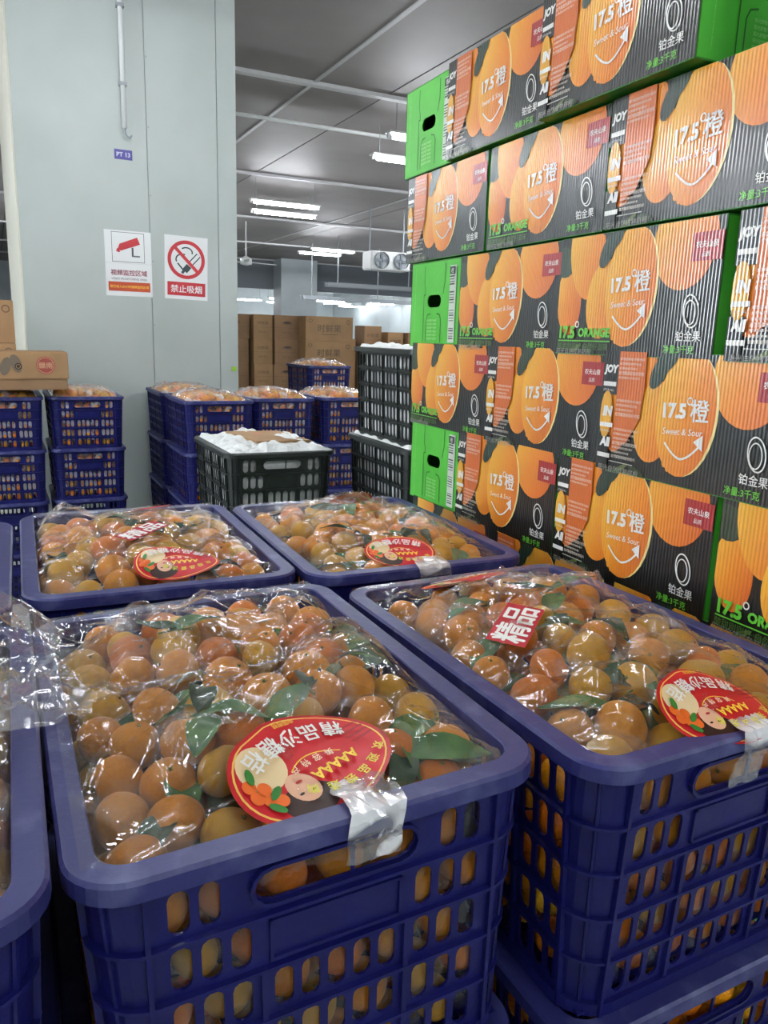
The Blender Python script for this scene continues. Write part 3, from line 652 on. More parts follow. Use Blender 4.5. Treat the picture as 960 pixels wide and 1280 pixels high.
def oval_print(a=.082, b=.058):
    P = Print(.00018)
    def outline(k, n=40):
        pts = []
        for i in range(n):
            t = 2 * PI * i / n; x, y = math.cos(t), math.sin(t)
            pinch = 1 - .06 * math.exp(-((x + .40) / .22) ** 2); sc = (1.0 if x > -.2 else 1 - .04 * (-.2 - x))
            pts.append((a * k * x, b * k * y * pinch * sc))
        return pts
    def fill(k, col):
        P.z += P.step; n = 40; v = [(0, 0, P.z)]; R = 7; f = []
        for r in range(1, R + 1): v += [(x * r / R, y * r / R, P.z) for x, y in outline(k, n)]
        for i in range(n): f.append((0, 1 + i, 1 + (i + 1) % n))
        for r in range(R - 1):
            for i in range(n): f.append((1 + r * n + i, 1 + (r + 1) * n + i, 1 + (r + 1) * n + (i + 1) % n, 1 + r * n + (i + 1) % n))
        P.add(v, f, col)
    fill(1.0, s2l((186, 26, 34))); fill(.945, s2l((236, 190, 90))); fill(.92, s2l((200, 30, 38)))
    # read from the far side: text runs the other way round, so build it turned by 180 degrees
    def T(t, x, y, size, col, bold=.02, rot=0, **kw): P.text(t, -x, -y, size, col, bold=bold, rot=rot + PI, **kw)
    cream = s2l((232, 208, 160))
    # picture on the label's right half (left half as seen here): pale ground, face, hair, fruit
    P.disc(-.044, .016, .024, .022, cream, rot=.5, n=24, rings=4)
    P.disc(-.028, -.030, .026, .018, s2l((52, 30, 24)), rot=-.2, n=20, rings=4)
    P.disc(-.0255, -.0165, .0140, .0165, s2l((228, 178, 146)), rot=.4, n=20, rings=4)
    for x, y in ((-.0315, -.0215), (-.0200, -.0235)): P.disc(x, y, .0026, .0013, s2l((40, 26, 22)), n=10, rings=1)
    P.disc(-.0255, -.0105, .0036, .0015, s2l((190, 50, 50)), n=10, rings=1)
    for x, y in ((-.066, -.006), (-.058, -.013), (-.066, .005), (-.056, -.002), (-.050, -.018)): P.disc(x, y, .0062, .0062, s2l((226, 104, 34)), n=14, rings=2)
    for x, y, q in ((-.050, -.010, .5), (-.058, -.022, 2.2), (-.060, .012, 1.2)): P.disc(x, y, .008, .0036, s2l((52, 124, 48)), rot=q, n=12, rings=2)
    for i, ch in enumerate('精品沙糖桔'):
        x = -.044 + .0225 * i; y = -.030 + (i - 2) ** 2 * .0022
        T(ch, x, y, .0215, WHITE, bold=.03, rot=(i - 2) * .20)
    T('中国柑桔', -.006, -.0465, .0062, YELLOW, bold=.01)
    P.line([(-.026 + .006 * i, .006 - .0005 * (i - 4) ** 2) for i in range(10)], .0012, YELLOW)
    for i, ch in enumerate('美容特产'): T(ch, -.018 + .0135 * i, .001 + .0006 * (i - 1.5) ** 2, .0088, s2l((240, 220, 190)), bold=.015, rot=(i - 1.5) * .1)
    T('AAAAA', -.012, .0175, .0135, YELLOW, bold=.03, fit=.052)
    for i, ch in enumerate('欢迎品尝选购'):
        x = -.056 + .0160 * i; T(ch, x, .041 - .0022 * (i - 2.5) ** 2, .0110, s2l((214, 208, 60)), bold=.03, rot=-(i - 2.5) * .20)
    for r in range(4): T('果品经销批发中心', -.055, -.012 + .0068 * r, .0048, s2l((120, 12, 20)), bold=.03, fit=.026)
    return P, a, b
def lay_oval(bag, f, cu, cv, rot, scale=1.0, label=None):
    P, a, b = oval_print(); a *= scale; b *= scale
    co = smooth_plane(f, cu, cv, rot, a, b, scale < .81); c, s = math.cos(rot), math.sin(rot)
    P.v = [(cu + c * x * scale - s * y * scale, cv + s * x * scale + c * y * scale, quad_z(co, x * scale, y * scale) + .0012 + z) for x, y, z in P.v]
    tag(obj('oval_label', P.mesh('oval_label', M['print_label'], colours=True), bag), label or 'red oval sticker with yellow line, white characters and a picture')
def lay_tag(bag, f, cu, cv, rot, w=.098, h=.050):
    P = Print(.00018)
    for i in range(6): P.poly([(-w / 2 + w * i / 6, -h / 2), (-w / 2 + w * (i + 1) / 6, -h / 2), (-w / 2 + w * (i + 1) / 6, h / 2), (-w / 2 + w * i / 6, h / 2)], s2l((178, 30, 44)), lift=False)
    P.z += P.step
    P.text('精', -w * .235, 0, h * .92, WHITE, bold=.04); P.text('品', w * .235, 0, h * .92, WHITE, bold=.04)
    co = smooth_plane(f, cu, cv, rot, w * .75, h * .9, True); c, s = math.cos(rot), math.sin(rot)
    P.v = [(cu + c * x - s * y, cv + s * x + c * y, quad_z(co, x, y) + .0014 + z) for x, y, z in P.v]
    tag(obj('paper_tag', P.mesh('paper_tag', M['print_label'], colours=True), bag), 'red paper tag with two white characters')
def tape_strip(bag, cu, cv, w, down, back, seed, f):
    """crumpled clear tape from the film over the front rim"""
    r = random.Random(seed); path = []
    for q in np.linspace(back, .0, 7): path.append((cv + .0285 + q - .0, max(film_h(f, cu, cv + .0285 + q), .0) + .003))
    path += [(cv + .022, .0035), (cv + .010, .003), (cv - .0005, .0025), (cv - .0035, -.004), (cv - .0035, -.017)]
    n = int(down / .006)
    for i in range(1, n + 1): path.append((cv - .003 + .010 * min(1, i / 3), -.017 - down * i / n))
    m = 11; v = []
    for i, (y, z) in enumerate(path):
        for j in range(m):
            t = j / (m - 1) - .5; ww = w * (1 + .25 * math.sin(i * .9 + seed) * t)
            v.append((cu + t * ww + .05 * (z if z < 0 else 0), y - .002 * r.random(), z + .0035 * r.random()))
    fcs = [(i * m + j, i * m + j + 1, (i + 1) * m + j + 1, (i + 1) * m + j) for i in range(len(path) - 1) for j in range(m - 1)]
    mb = MB(); mb.add(v, fcs); tag(obj('tape_strip', mb.mesh('tape_strip', M['tape']), bag), 'crumpled clear tape over the rim')
BAGLAB = {'front': 'clear plastic bag over the mandarins of the nearest crate, oval red sticker in front',
 'right': 'clear plastic bag with square red tag and two ovals, crate beside carton wall',
 'bl': 'clear peaked plastic bag on the crate behind the nearest one',
 'br': 'clear shiny plastic bag on the rear crate touching the carton wall',
 'lf': 'clear plastic bag spilling from the left-edge crate over the nearest rim',
 'lb': 'clear plastic bag on the crate left of the rear left one'}
EXT = {'front': (.012, .0, 0, .018), 'right': (0, 0, 0, .01), 'bl': (0, 0, 0, .012), 'br': (0, 0, 0, .012), 'lf': (0, 0, 0, 0), 'lb': (0, 0, 0, 0)}
TENTS = {'front': [(.02, .21, 20, .20, .05, .026), (.13, .17, 70, .18, .045, .022), (-.11, .14, 35, .22, .04, .022), (-.02, .06, 110, .24, .03, .014), (.09, -.02, 60, .22, .03, .012)],
         'bl': [(-.125, .17, 75, .16, .06, .045), (-.05, .05, 130, .26, .04, .018), (.09, .0, 120, .24, .04, .014)],
         'right': [(-.10, .12, 30, .24, .05, .018), (.03, .06, 115, .30, .03, .016), (.10, -.06, 60, .24, .03, .014)],
         'br': [(-.14, .0, 80, .3, .05, .02), (.02, .10, 20, .26, .05, .022), (.08, -.10, 120, .26, .04, .014)], 'lf': [(.1, .0, 80, .3, .05, .02)]}
FILMS = {}; BAGS = {}
for i, k in enumerate(NEAR):
    x, y, yaw = NEAR[k]
    f = build_film(k, EXT[k], seed=11 + i, spots=LEAFSPOTS[k], tents=TENTS.get(k, ())); FILMS[k] = f
    b = thing('plastic_bag', BAGLAB[k], 'bag', rim_loc(k), near_rot(k), 'clear bags over the near crates'); BAGS[k] = b
    obj('film', film_mesh(f, M['film']), b)
    if k in ('front', 'right'): obj('side_film', side_film(20 + i), b)
lay_oval(BAGS['front'], FILMS['front'], .003, -.210, math.radians(22))
tape_strip(BAGS['front'], .030, -.2875, .050, .032, .02, 1, FILMS['front'])
lay_oval(BAGS['right'], FILMS['right'], -.012, -.243, math.radians(2), .86)
lay_oval(BAGS['right'], FILMS['right'], -.038, .200, math.radians(-14), .80)
lay_tag(BAGS['right'], FILMS['right'], -.087, .003, math.radians(38))
tape_strip(BAGS['right'], .002, -.2875, .045, .045, .03, 2, FILMS['right'])
lay_oval(BAGS['bl'], FILMS['bl'], .022, -.205, math.radians(-4), .82)
lay_tag(BAGS['bl'], FILMS['bl'], -.016, -.090, math.radians(35), .085, .044)
lay_oval(BAGS['bl'], FILMS['bl'], .022, .190, math.radians(6), .72)
lay_oval(BAGS['br'], FILMS['br'], -.022, -.218, math.radians(-10), .78)
tape_strip(BAGS['br'], .012, -.2875, .06, .02, .02, 3, FILMS['br'])
lay_oval(BAGS['br'], FILMS['br'], .034, .150, math.radians(0), .6)
# the loose mouth of the left bag, gathered across the gap on to the nearest crate's rim
mb = MB(); n, m = 64, 40; v = []; r = random.Random(4)
fold = [(r.uniform(.0, 1), r.uniform(.02, .05), r.uniform(.006, .018)) for _ in range(16)]
for i in range(n + 1):
    s = i / n                              # across the gather
    for j in range(m + 1):
        t = j / m                          # from the left crate towards the nearest one
        X = -.125 + .150 * t + .012 * math.sin(5 * s + 1) * t; Y = .705 + (.28 - .05 * t) * s + .03 * t + .015 * math.sin(7 * t + 2 * s)
        z = .010 + .034 * math.sin(PI * t) ** .8 * (.4 + .6 * s)
        for k, (c, w, a) in enumerate(fold): z += a * max(0, 1 - abs(s - c - (.5 * (k % 5 - 2)) * (t - .4) * .5) / w) * math.sin(PI * min(1, t * .8 + .15))
        v.append((X, Y, z + .002 * abs(math.sin(23 * s - 19 * t)) + .0015 * math.sin(31 * t + 9 * s)))
mb.add(v, [(i * (m + 1) + j, (i + 1) * (m + 1) + j, (i + 1) * (m + 1) + j + 1, i * (m + 1) + j + 1) for i in range(n) for j in range(m)])
x, y, yaw = NEAR['lf']
tailm = mb.mesh('bag_mouth', M['film_back'], smooth=True)
for vv in tailm.vertices: vv.co = Matrix.Rotation(-math.radians(yaw), 4, 'Z') @ (vv.co - Vector((x, y, 0)))
tag(obj('bag_mouth', tailm, BAGS['lf']), 'gathered wrinkled mouth of the bag')

# ------------------------------------------------------------------ printed orange cartons
BW, BD, BH = .372, .245, .2015        # long side, short side, height
def orange_col(cx, cy, rx, ry, tone=0):
    a, b, c = s2l((246, 190, 62)), s2l((234, 140, 40)), s2l((216, 98, 38))
    def f(p):
        t = ((p.x - cx) / rx * .62 - (p.y - cy) / ry * .38) * .5 + .45 + tone
        t = min(max(t, 0), 1)
        q, A, B = (t / .55, a, b) if t < .55 else ((t - .55) / .45, b, c)
        q = min(q, 1); return tuple(A[i] * (1 - q) + B[i] * q for i in range(3))
    return f
def side_print(kind):
    W, H = BW, BH - .003; P = Print(.00010); clip = (-W / 2 + .001, .0015, W / 2 - .001, H)
    X = lambda a: (a - .5) * W; Y = lambda b: b * H
    P.rect(X(0), 0.0005, X(1), H, BLACK)
    def fruit(a, b, ra, rb, rot=0, tone=0):
        P.disc(X(a), Y(b), ra * W, rb * H, orange_col(X(a), Y(b), ra * W, rb * H, tone), rot=rot, clip=clip)
    def leaf(a, b, la, lb, rot, col=(38, 58, 44)):
        P.disc(X(a), Y(b), la * W, lb * H, s2l(col), rot=rot, n=16, rings=2, clip=clip)
    fruit(.085, .46, .092, .30, .1, .12)
    leaf(.03, .80, .07, .16, 1.2, (44, 62, 40))
    fruit(.200, .86, .125, .40, .15, -.05)
    fruit(.335, .46, .115, .33, -.15, .0)
    fruit(.80, .86, .17, .36, .0, .12)
    P.disc(X(.515), Y(.55), .160 * W, .475 * H, s2l((240, 222, 150)), rot=-.06, clip=clip)
    fruit(.505, .555, .157, .485, -.06, .02)
    for i in range(7):      # torn lower edge of the peeled fruit
        a = .42 + .022 * i; P.disc(X(a), Y(.115 - .02 * math.sin(i * 2.1) + .012 * abs(i - 3)), .012 * W, .03 * H, orange_col(X(.505), Y(.55), .157 * W, .485 * H), n=8, rings=1, clip=clip)
    leaf(.345, .86, .085, .075, 1.05); leaf(.385, .93, .07, .06, .7)
    leaf(.16, .035, .055, .02, .5, (96, 110, 60)); leaf(.26, .04, .05, .025, -.3, (50, 66, 40))
    P.rect(X(.845), Y(.70), X(.998), Y(.90), s2l((170, 42, 42)))
    P.text('农夫山泉', X(.92), Y(.815), .024, WHITE, bold=.03, fit=.112 * W); P.text('品质', X(.92), Y(.745), .008, WHITE, bold=.01)
    P.text('17.5', X(.452), Y(.57), .045, WHITE, bold=.045, rot=.05, fit=.125 * W); P.ring(X(.530), Y(.655), .0058, .0062, .002, WHITE)
    P.text('橙', X(.585), Y(.59), .036, WHITE, bold=.03, rot=.05)
    P.text('Sweet & Sour', X(.505), Y(.42), .026, WHITE, bold=.004, rot=.06, fit=.215 * W, shear=.15)
    arc = [(X(.415 + .19 * t), Y(.345 - .135 * math.sin(PI * (t * .80 + .06)) + .10 * max(0, t - .5))) for t in np.linspace(0, 1, 13)]
    P.line(arc, .0034, WHITE)
    ex, ey = arc[-1]; P.poly([(ex + .004, ey + .016), (ex - .013, ey + .004), (ex + .0055, ey - .008)], WHITE)
    P.ring(X(.875), Y(.345), .0155, .0250, .0022, WHITE, rot=.25); P.ring(X(.871), Y(.335), .0115, .0185, .0019, WHITE, rot=.1)
    P.text('铂金果', X(.875), Y(.165), .0165, WHITE, bold=.015)
    P.text('净量:3千克', X(.83), Y(.066), .0180, GREEN, bold=.02, fit=.165 * W)
    if kind == 'A':
        P.rect(X(.0), Y(.0), X(.075), Y(.30), BLACK); P.rect(X(.0), Y(.64), X(.100), H, BLACK)
        P.disc(X(.04), Y(.47), .04 * W, .20 * H, s2l((230, 168, 50)), clip=clip)
        P.poly([(X(.100), Y(.18)), (X(.19), Y(.26)), (X(.255), Y(.46)), (X(.27), Y(.7)), (X(.265), H), (X(.100), H)], s2l((214, 108, 42)))
        for j, (t, b) in enumerate((('JOY', .845), ('IN', .50), ('All', .24))):
            P.text(t, X(.052), Y(b), .036, WHITE, bold=.06, shear=.12, fit=(.094, .064, .070)[j] * W)
            P.rect(X(.008), Y(b - .135), X(.092), Y(b - .098), WHITE)
            if j < 2: P.text('JOY IN ALL', X(.045), Y(b - .17), .007, WHITE, fit=.07 * W)
        for b, n, c in ((.94, 5, 1), (.60, 4, 1), (.36, 7, 1)):
            for i in range(n):
                yy = b - .038 * i
                P.text('自然酸甜刚刚好的阳光橙子'[: 12 - (i * 5) % 4], X(.108), Y(yy), .0075, s2l((238, 226, 208)), anchor='l', fit=(.155 - .022 * (i % 3)) * W, res=1)
        P.line([(X(.095), Y(.085)), (X(.25), Y(.085))], .0014, s2l((190, 190, 180)))
    else:
        P.text('17.5', X(.10), Y(.185), .043, GREEN, bold=.05, fit=.118 * W); P.ring(X(.172), Y(.255), .0055, .0058, .002, WHITE)
        P.text('ORANGE', X(.297), Y(.185), .043, GREEN, bold=.05, fit=.225 * W)
        P.line([(X(.035), Y(.112)), (X(.415), Y(.112))], .0022, GREEN)
        P.text('酸甜刚刚好 自然好滋味', X(.035), Y(.065), .0150, s2l((90, 130, 62)), anchor='l', fit=.37 * W)
    P.text('阳光自然成熟脐橙', X(.16), Y(.018), .006, s2l((150, 150, 140)), fit=.26 * W, res=1)
    return P.mesh('printed_side', M['print'], colours=True)
PRINT_A, PRINT_B = side_print('A'), side_print('B')
DG = s2l((30, 96, 22)); LG = s2l((176, 226, 150))
def end_print():
    P = Print(.0001); W, H = BD, BH
    for x in (-.052, .052): P.line([(x, .192), (x, .150), (x * .92, .138), (x * .86, .1235)], .0028, DG); P.line([(x * .72, .012), (x * .72, .064), (x * .60, .076), (x * .3, .079)], .0028, DG)
    P.line([(-.052, .1235), (-.044, .1235)], .0028, DG); P.line([(-.052, .1235), (-.052, .012)], .0024, DG)
    P.line([(-.052 + .104, .1235), (.052, .1235)], .0028, DG)
    for i in range(9): P.text('17.5°ORANGE橙', -.098, .022 + .0195 * i, .0095, LG, rot=PI / 2, fit=.0175)
    P.rect(.078, .012, .108, .185, s2l((206, 216, 200)))
    for i in range(26):
        if i % 7 < 5: P.rect(.081, .02 + .0058 * i, .081 + .022, .02 + .0058 * i + (.0018 if i % 3 else .003), s2l((70, 74, 66)))
    P.rect(.081, .165, .105, .182, s2l((40, 44, 40))); P.text('橙', .093, .173, .013, WHITE)
    for i in range(6): P.text('阳光脐橙产地直供', 0, .020 + .0085 * i, .006, LG, fit=.05, res=1)
    return P.mesh('end_print', M['print_flat'], colours=True)
END_PRINT = end_print()
v, f = plate([(-BD / 2 + .0012, .001), (BD / 2 - .0012, .001), (BD / 2 - .0012, BH - .001), (-BD / 2 + .0012, BH - .001)], [obround(.0, .108, .070, .029, 5)], .003)
mb = MB(); mb.add(v, f)
END_PANEL = mb.mesh('end_panel', M['green_card'])
mb = MB()
for s in (-1, 1): mb.box((-BW / 2, s * BD / 2 - .0015, 0), (BW / 2, s * BD / 2 + .0015, BH - .001))
mb.box((-BW / 2, -BD / 2, 0), (BW / 2, BD / 2, .003)); mb.box((-BW / 2, -BD / 2, BH - .004), (BW / 2, -.0008, BH - .001)); mb.box((-BW / 2, .0008, BH - .004), (BW / 2, BD / 2, BH - .001))
mb.box((-.004, -BD / 2 + .004, .003), (.004, BD / 2 - .004, BH - .004))
CARTON = mb.mesh('shell', M['green_edge'], bevel=.0006)
def make_carton(label, loc, rot, group):
    t = thing('orange_carton', label, 'carton', loc, rot, group)
    obj('shell', CARTON, t)
    obj('printed_side', PRINT_A, t, (0, -BD / 2 - .0018, .001), (PI / 2, 0, 0))
    o = obj('printed_side', PRINT_B, t, (0, BD / 2 + .0018, .001), (PI / 2, 0, PI))
    for s in (-1, 1):
        e = obj('end_panel', END_PANEL, t); e.matrix_local = Matrix.Rotation(PI / 2 * s, 4, 'Z') @ Matrix.Translation((0, -BW / 2 + .0016, 0)) @ Matrix.Rotation(PI / 2, 4, 'X')
        p = obj('end_print', END_PRINT, e, (0, 0, .0017))
    return t
FX = .900                       # plane of the wall of cartons
ZR = {1: ZC + .392, 2: ZC + .187, 3: ZC - .0175, 4: ZC - .209, 5: ZC - .402, 6: ZC - .597}
# row, kind (A / B long side to us, E green end to us), far edge y, near edge y, shift of the face in x, words
ROWS = [
 (1, 'E', 1.900, 1.662, .0, 'green handle end to us, far end of the uppermost row in view'),
 (1, 'A', 1.660, 1.286, -.012, 'first black printed carton after the green end, uppermost row'),
 (1, 'A', 1.284, .908, -.030, 'second black printed carton of the uppermost row, jutting out'),
 (1, 'B', .80, .428, -.005, 'carton at the top right corner, beyond a gap'),
 (2, 'A', 1.868, 1.494, .0, 'far end of the second row from top, JOY IN All panel at left'),
 (2, 'B', 1.488, 1.111, .0, 'middle of the second row from top, green ORANGE lettering'),
 (2, 'A', 1.104, .730, -.004, 'near end of the second row from top, right of a green edge'),
 (2, 'A', .722, .350, .0, 'carton out past the right edge, second row from top'),
 (3, 'E', 1.838, 1.592, .0, 'green handle end to us, far end of third row from top'),
 (3, 'B', 1.588, 1.216, .0, 'first printed carton after the green end, third row from top'),
 (3, 'B', 1.214, .842, -.004, 'carton with the streaked reflection, third row, before the green gap'),
 (3, 'A', .816, .444, -.006, 'carton at the right edge, third row from top, after the green gap'),
 (4, 'B', 1.814, 1.448, .0, 'far end of fourth row from top, ORANGE lettering at lower left'),
 (4, 'A', 1.444, 1.074, .0, 'middle carton of the fourth row from top'),
 (4, 'A', 1.068, .696, -.003, 'large near carton of the fourth row, at the right edge'),
 (4, 'A', .690, .318, .0, 'carton out past the right edge, fourth row from top'),
 (5, 'E', 1.804, 1.560, .0, 'green handle end to us, far end of fifth row from top'),
 (5, 'A', 1.556, 1.180, .0, 'first printed carton after the green end, fifth row from top'),
 (5, 'A', 1.176, .802, .0, 'printed carton just above the nearer crate rim, fifth row'),
 (5, 'B', .792, .420, .0, 'carton at the right edge with large ORANGE lettering, fifth row'),
 (6, 'B', 1.780, 1.408, .0, 'far end of sixth row from top, half hidden by the crates'),
 (6, 'A', 1.402, 1.030, .0, 'middle of sixth row from top, half hidden by the crates'),
 (6, 'B', 1.026, .654, .0, 'near end of sixth row from top, mostly hidden by the crate')]
first = None
def place_carton(kind, z, yf, yn, dx, lab):
    global first
    yc = (yf + yn) / 2
    if kind == 'E': loc, rz = (FX + dx + BW / 2, yc, z), 0.0
    elif kind == 'A': loc, rz = (FX + dx + BD / 2, yc, z), -PI / 2
    else: loc, rz = (FX + dx + BD / 2, yc, z), PI / 2
    lab = 'orange carton, ' + lab
    if first is None: first = make_carton(lab, loc, (0, 0, rz), 'cartons in the wall of orange boxes')
    else: dup(first, lab, loc, (0, 0, rz))
for row, kind, yf, yn, dx, lab in ROWS: place_carton(kind, ZR[row] + .0008, yf, yn, dx, lab)
z = ZR[6]; q = 7
while z - BH > .12:
    z -= BH
    for i, (yf, w) in enumerate(((1.79, 'far'), (1.41, 'middle'), (1.03, 'near'))):
        place_carton('AB'[(i + q) % 2], z, yf, yf - BW, 0, 'row %s from top, %s one, behind the crates' % (ORD[q - 1], w))
    q += 1
t = thing('pallet', 'wooden pallet under the wall of orange cartons', 'pallet', (1.20, 1.15, 0)); z0 = z
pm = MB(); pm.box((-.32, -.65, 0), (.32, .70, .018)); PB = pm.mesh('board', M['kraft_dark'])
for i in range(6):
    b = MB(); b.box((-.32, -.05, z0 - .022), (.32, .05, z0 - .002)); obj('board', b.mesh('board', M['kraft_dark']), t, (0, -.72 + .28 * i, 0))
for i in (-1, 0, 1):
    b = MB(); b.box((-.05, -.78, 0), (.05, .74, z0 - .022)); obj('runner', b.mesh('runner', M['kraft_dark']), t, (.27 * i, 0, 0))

# ------------------------------------------------------------------ the hall (turned 1.9 degrees against the cartons)
RA = math.radians(1.9); RZ = (0, 0, RA)
def rl(x, y): c, s = math.cos(-RA), math.sin(-RA); return (c * x - s * y, s * x + c * y)
def rw(x, y): c, s = math.cos(RA), math.sin(RA); return (c * x - s * y, s * x + c * y)
M['wall'] = mat('white sandwich panel', (196, 206, 208), 0.45, noise=((184, 195, 197), 1.3, .4, .7))
M['column'] = mat('pale grey sandwich panel', (176, 184, 179), 0.42, noise=((167, 176, 170), 1.6, .4, .7))
M['ceiling'] = mat('grey ceiling sheet', (156, 150, 147), 0.6, noise=((142, 137, 134), .8, .4, .7))
M['joint'] = mat('white joint profile', (206, 206, 206), 0.5)
M['floor'] = mat('concrete floor', (158, 160, 156), 0.45, noise=((136, 138, 134), 1.2, .4, .7))
M['steel'] = mat('grey painted steel', (150, 156, 160), 0.45)
M['dark_steel'] = mat('dark grey sheet', (112, 118, 124), 0.6)
M['cream'] = mat('lit cream side panel', (226, 222, 204), 0.4)  # column's left face: the brightness of its lamp light is put into the colour
M['white_pipe'] = mat('white plastic pipe', (214, 216, 214), 0.35)
XL, XR, YB, YF = -20.0, 14.0, -5.0, 34.0
def struct(name, mb, m, rot=RZ, loc=(0, 0, 0)): return tag(obj(name, mb.mesh(name, m), None, loc, rot), kind='structure')
b = MB(); b.box((XL, YB, -.2), (XR, YF, 0)); struct('floor', b, M['floor'])
b = MB(); b.box((XL, YB, CEIL + .06), (XR, YF, CEIL + .2)); ceil = struct('ceiling', b, M['ceiling'])
GX = [XL + (XR - XL) * i / 10 for i in range(11)]; GY = [YB, -1.1, 3.3, 7.86, 12.45, 16.9, 21.4, 25.9, 30.0, YF]
for i in range(10):
    for j in range(9):
        b = MB(); b.box((GX[i] + .008, GY[j] + .008, CEIL), (GX[i + 1] - .008, GY[j + 1] - .008, CEIL + .06)); obj('panel', b.mesh('panel', M['ceiling']), ceil)
n = 1
for y in GY[1:-1]:
    b = MB(); b.box((XL, y - .045, CEIL - .035), (XR, y + .045, CEIL)); struct('trim_%d' % n, b, M['joint']); n += 1
for x in (3.0, 6.75):
    b = MB(); b.box((x - .02, YB, CEIL - .012), (x + .02, YF, CEIL)); struct('trim_%d' % n, b, M['joint']); n += 1
b = MB(); b.tube([(XL, 9.15, CEIL - .06), (XR, 9.15, CEIL - .06)], .022, 8); struct('trim_%d' % n, b, M['white_pipe'])
for nm, a, c in (('wall_back', (XL, YF, 0), (XR, YF + .1, CEIL)), ('wall_front', (XL, YB - .1, 0), (XR, YB, CEIL)), ('wall_left', (XL - .1, YB, 0), (XL, YF, CEIL)), ('wall_right', (XR, YB, 0), (XR + .1, YF, CEIL))):
    b = MB(); b.box(a, c); struct(nm, b, M['wall'])
b = MB(); b.box((2.0, 26.0, ZC + 1.50), (XR, 26.25, CEIL)); struct('wall_bulkhead', b, M['dark_steel'])
b = MB(); b.box((XL, 12.0, 0), (-.45, 12.2, CEIL)); struct('wall_partition', b, M['wall'])
# side wall with a long frosted window high up, out of the picture on the left: it shows as the streaks on the glossy cartons
b = MB(); b.box((-6.45, 1.0, 0), (-6.3, 12.0, ZC - .05)); b.box((-6.45, 1.0, ZC + 1.35), (-6.3, 12.0, CEIL)); b.box((-6.45, 1.0, ZC - .05), (-6.3, 2.4, ZC + 1.35)); b.box((-6.45, 4.68, ZC - .05), (-6.3, 12.0, ZC + 1.35)); struct('wall_side', b, M['wall'])
wn = tag(obj('window_1', None, None, (0, 0, 0), RZ), kind='structure')
M['pane'] = mat('frosted daylight pane', (230, 235, 240), 0.5, emit=((225, 232, 240), 15.0))
for k in range(3):
    b = MB(); b.box((-6.40, 2.42 + .745 * k, ZC - .03), (-6.38, 3.13 + .745 * k, ZC + 1.33)); obj('pane', b.mesh('pane', M['pane']), wn)
for k in range(4):
    b = MB(); b.box((-6.42, 2.38 + .745 * k, ZC - .05), (-6.33, 2.42 + .745 * k, ZC + 1.35)); obj('mullion', b.mesh('mullion', M['white_pipe']), wn)
b = MB(); b.box((8.55, 25.2, 0), (9.80, 26.0, CEIL)); struct('pillar', b, M['wall'])
# the clad column
cx0, cy0 = rl(0.005, 5.65)
cb = MB(); cb.box((cx0 + .004, cy0 + .012, 0), (cx0 + 1.386, cy0 + 3.2, CEIL)); column = struct('column', cb, M['column'])
for a, c in ((0.0, .795), (.799, 1.262)):
    b = MB(); b.box((cx0 + a, cy0, .0), (cx0 + c, cy0 + .012, CEIL - .002)); obj('panel', b.mesh('panel', M['column'], bevel=.002), column)
b = MB(); b.box((cx0 + 1.265, cy0 - .004, 0), (cx0 + 1.395, cy0 + .012, CEIL - .002)); obj('corner_trim', b.mesh('corner_trim', M['column'], bevel=.002), column)
for k in range(3):
    b = MB(); b.box((cx0 - .010, cy0 + .03 + 1.05 * k, 0), (cx0 + .004, cy0 + 1.07 + 1.05 * k, CEIL - .002)); obj('panel', b.mesh('panel', M['cream']), column)
for k in range(9):       # screw heads on the seam
    b = MB(); b.tube([(cx0 + .81, cy0 - .002, .35 + .42 * k), (cx0 + .81, cy0 + .001, .35 + .42 * k)], .006, 8); obj('screw', b.mesh('screw', M['steel']), column)
def on_col(x, z, off=0): p = rw(cx0 + x, cy0 - off); return (p[0], p[1], z)
def wall_print(name, P, label, cat, x, z, w, h, back, tilt=0):
    t = thing(name, label, cat, on_col(x, z, .0005), (0, tilt, RA))
    b = MB(); b.box((-w / 2, -.003, -h / 2), (w / 2, 0, h / 2)); obj('sheet', b.mesh('sheet', back), t)
    obj('print', P.mesh('print', M['print_flat'], colours=True), t, (0, -.0032, 0), (PI / 2, 0, 0)); return t
M['paper'] = mat('white sign sheet', (226, 228, 226), 0.35)
SR = s2l((190, 40, 48)); SD = s2l((40, 60, 60)); SW = s2l((226, 228, 226))
w, h = .30, .42; P = Print(.0002)
P.rect(-.105, .01, .105, .20, s2l((60, 66, 70))); P.rect(-.102, .013, .102, .197, SW)
P.poly([(-.07, .085), (-.055, .125), (.06, .172), (.078, .128), (-.045, .082)], SR); P.poly([(-.078, .078), (-.07, .098), (-.05, .076), (-.06, .070)], SR)
P.line([(.028, .105), (.028, .05)], .012, s2l((70, 74, 76))); P.line([(.022, .05), (.075, .05)], .009, s2l((90, 94, 96)))
P.line([(-.15, .002), (.15, .002)], .0015, s2l((190, 192, 190)))
P.text('视频监控区域', 0, -.058, .044, s2l((150, 60, 80)), bold=.03, fit=.235); P.text('VIDEO MONITORING AREA', 0, -.098, .014, s2l((110, 80, 84)), fit=.23)
P.rect(-.135, -.178, .135, -.118, s2l((186, 70, 26))); P.text('您已进入24小时视频监控区域', 0, -.148, .026, YELLOW, bold=.02, fit=.25)
wall_print('camera_sign', P, 'white sign with red surveillance camera and orange bar, on the white column', 'sign', .652, ZC + .435, w, h, M['paper'])
P = Print(.0002); w, h = .295, .42
P.ring(0, .055, .128, .128, .024, SR, n=40)
P.ring(.0, .105, .045, .035, .009, SD, a0=-.3, a1=2.4); P.ring(-.025, .055, .05, .04, .009, SD, a0=1.2, a1=3.6); P.line([(-.06, .03), (-.02, -.015)], .010, SD)
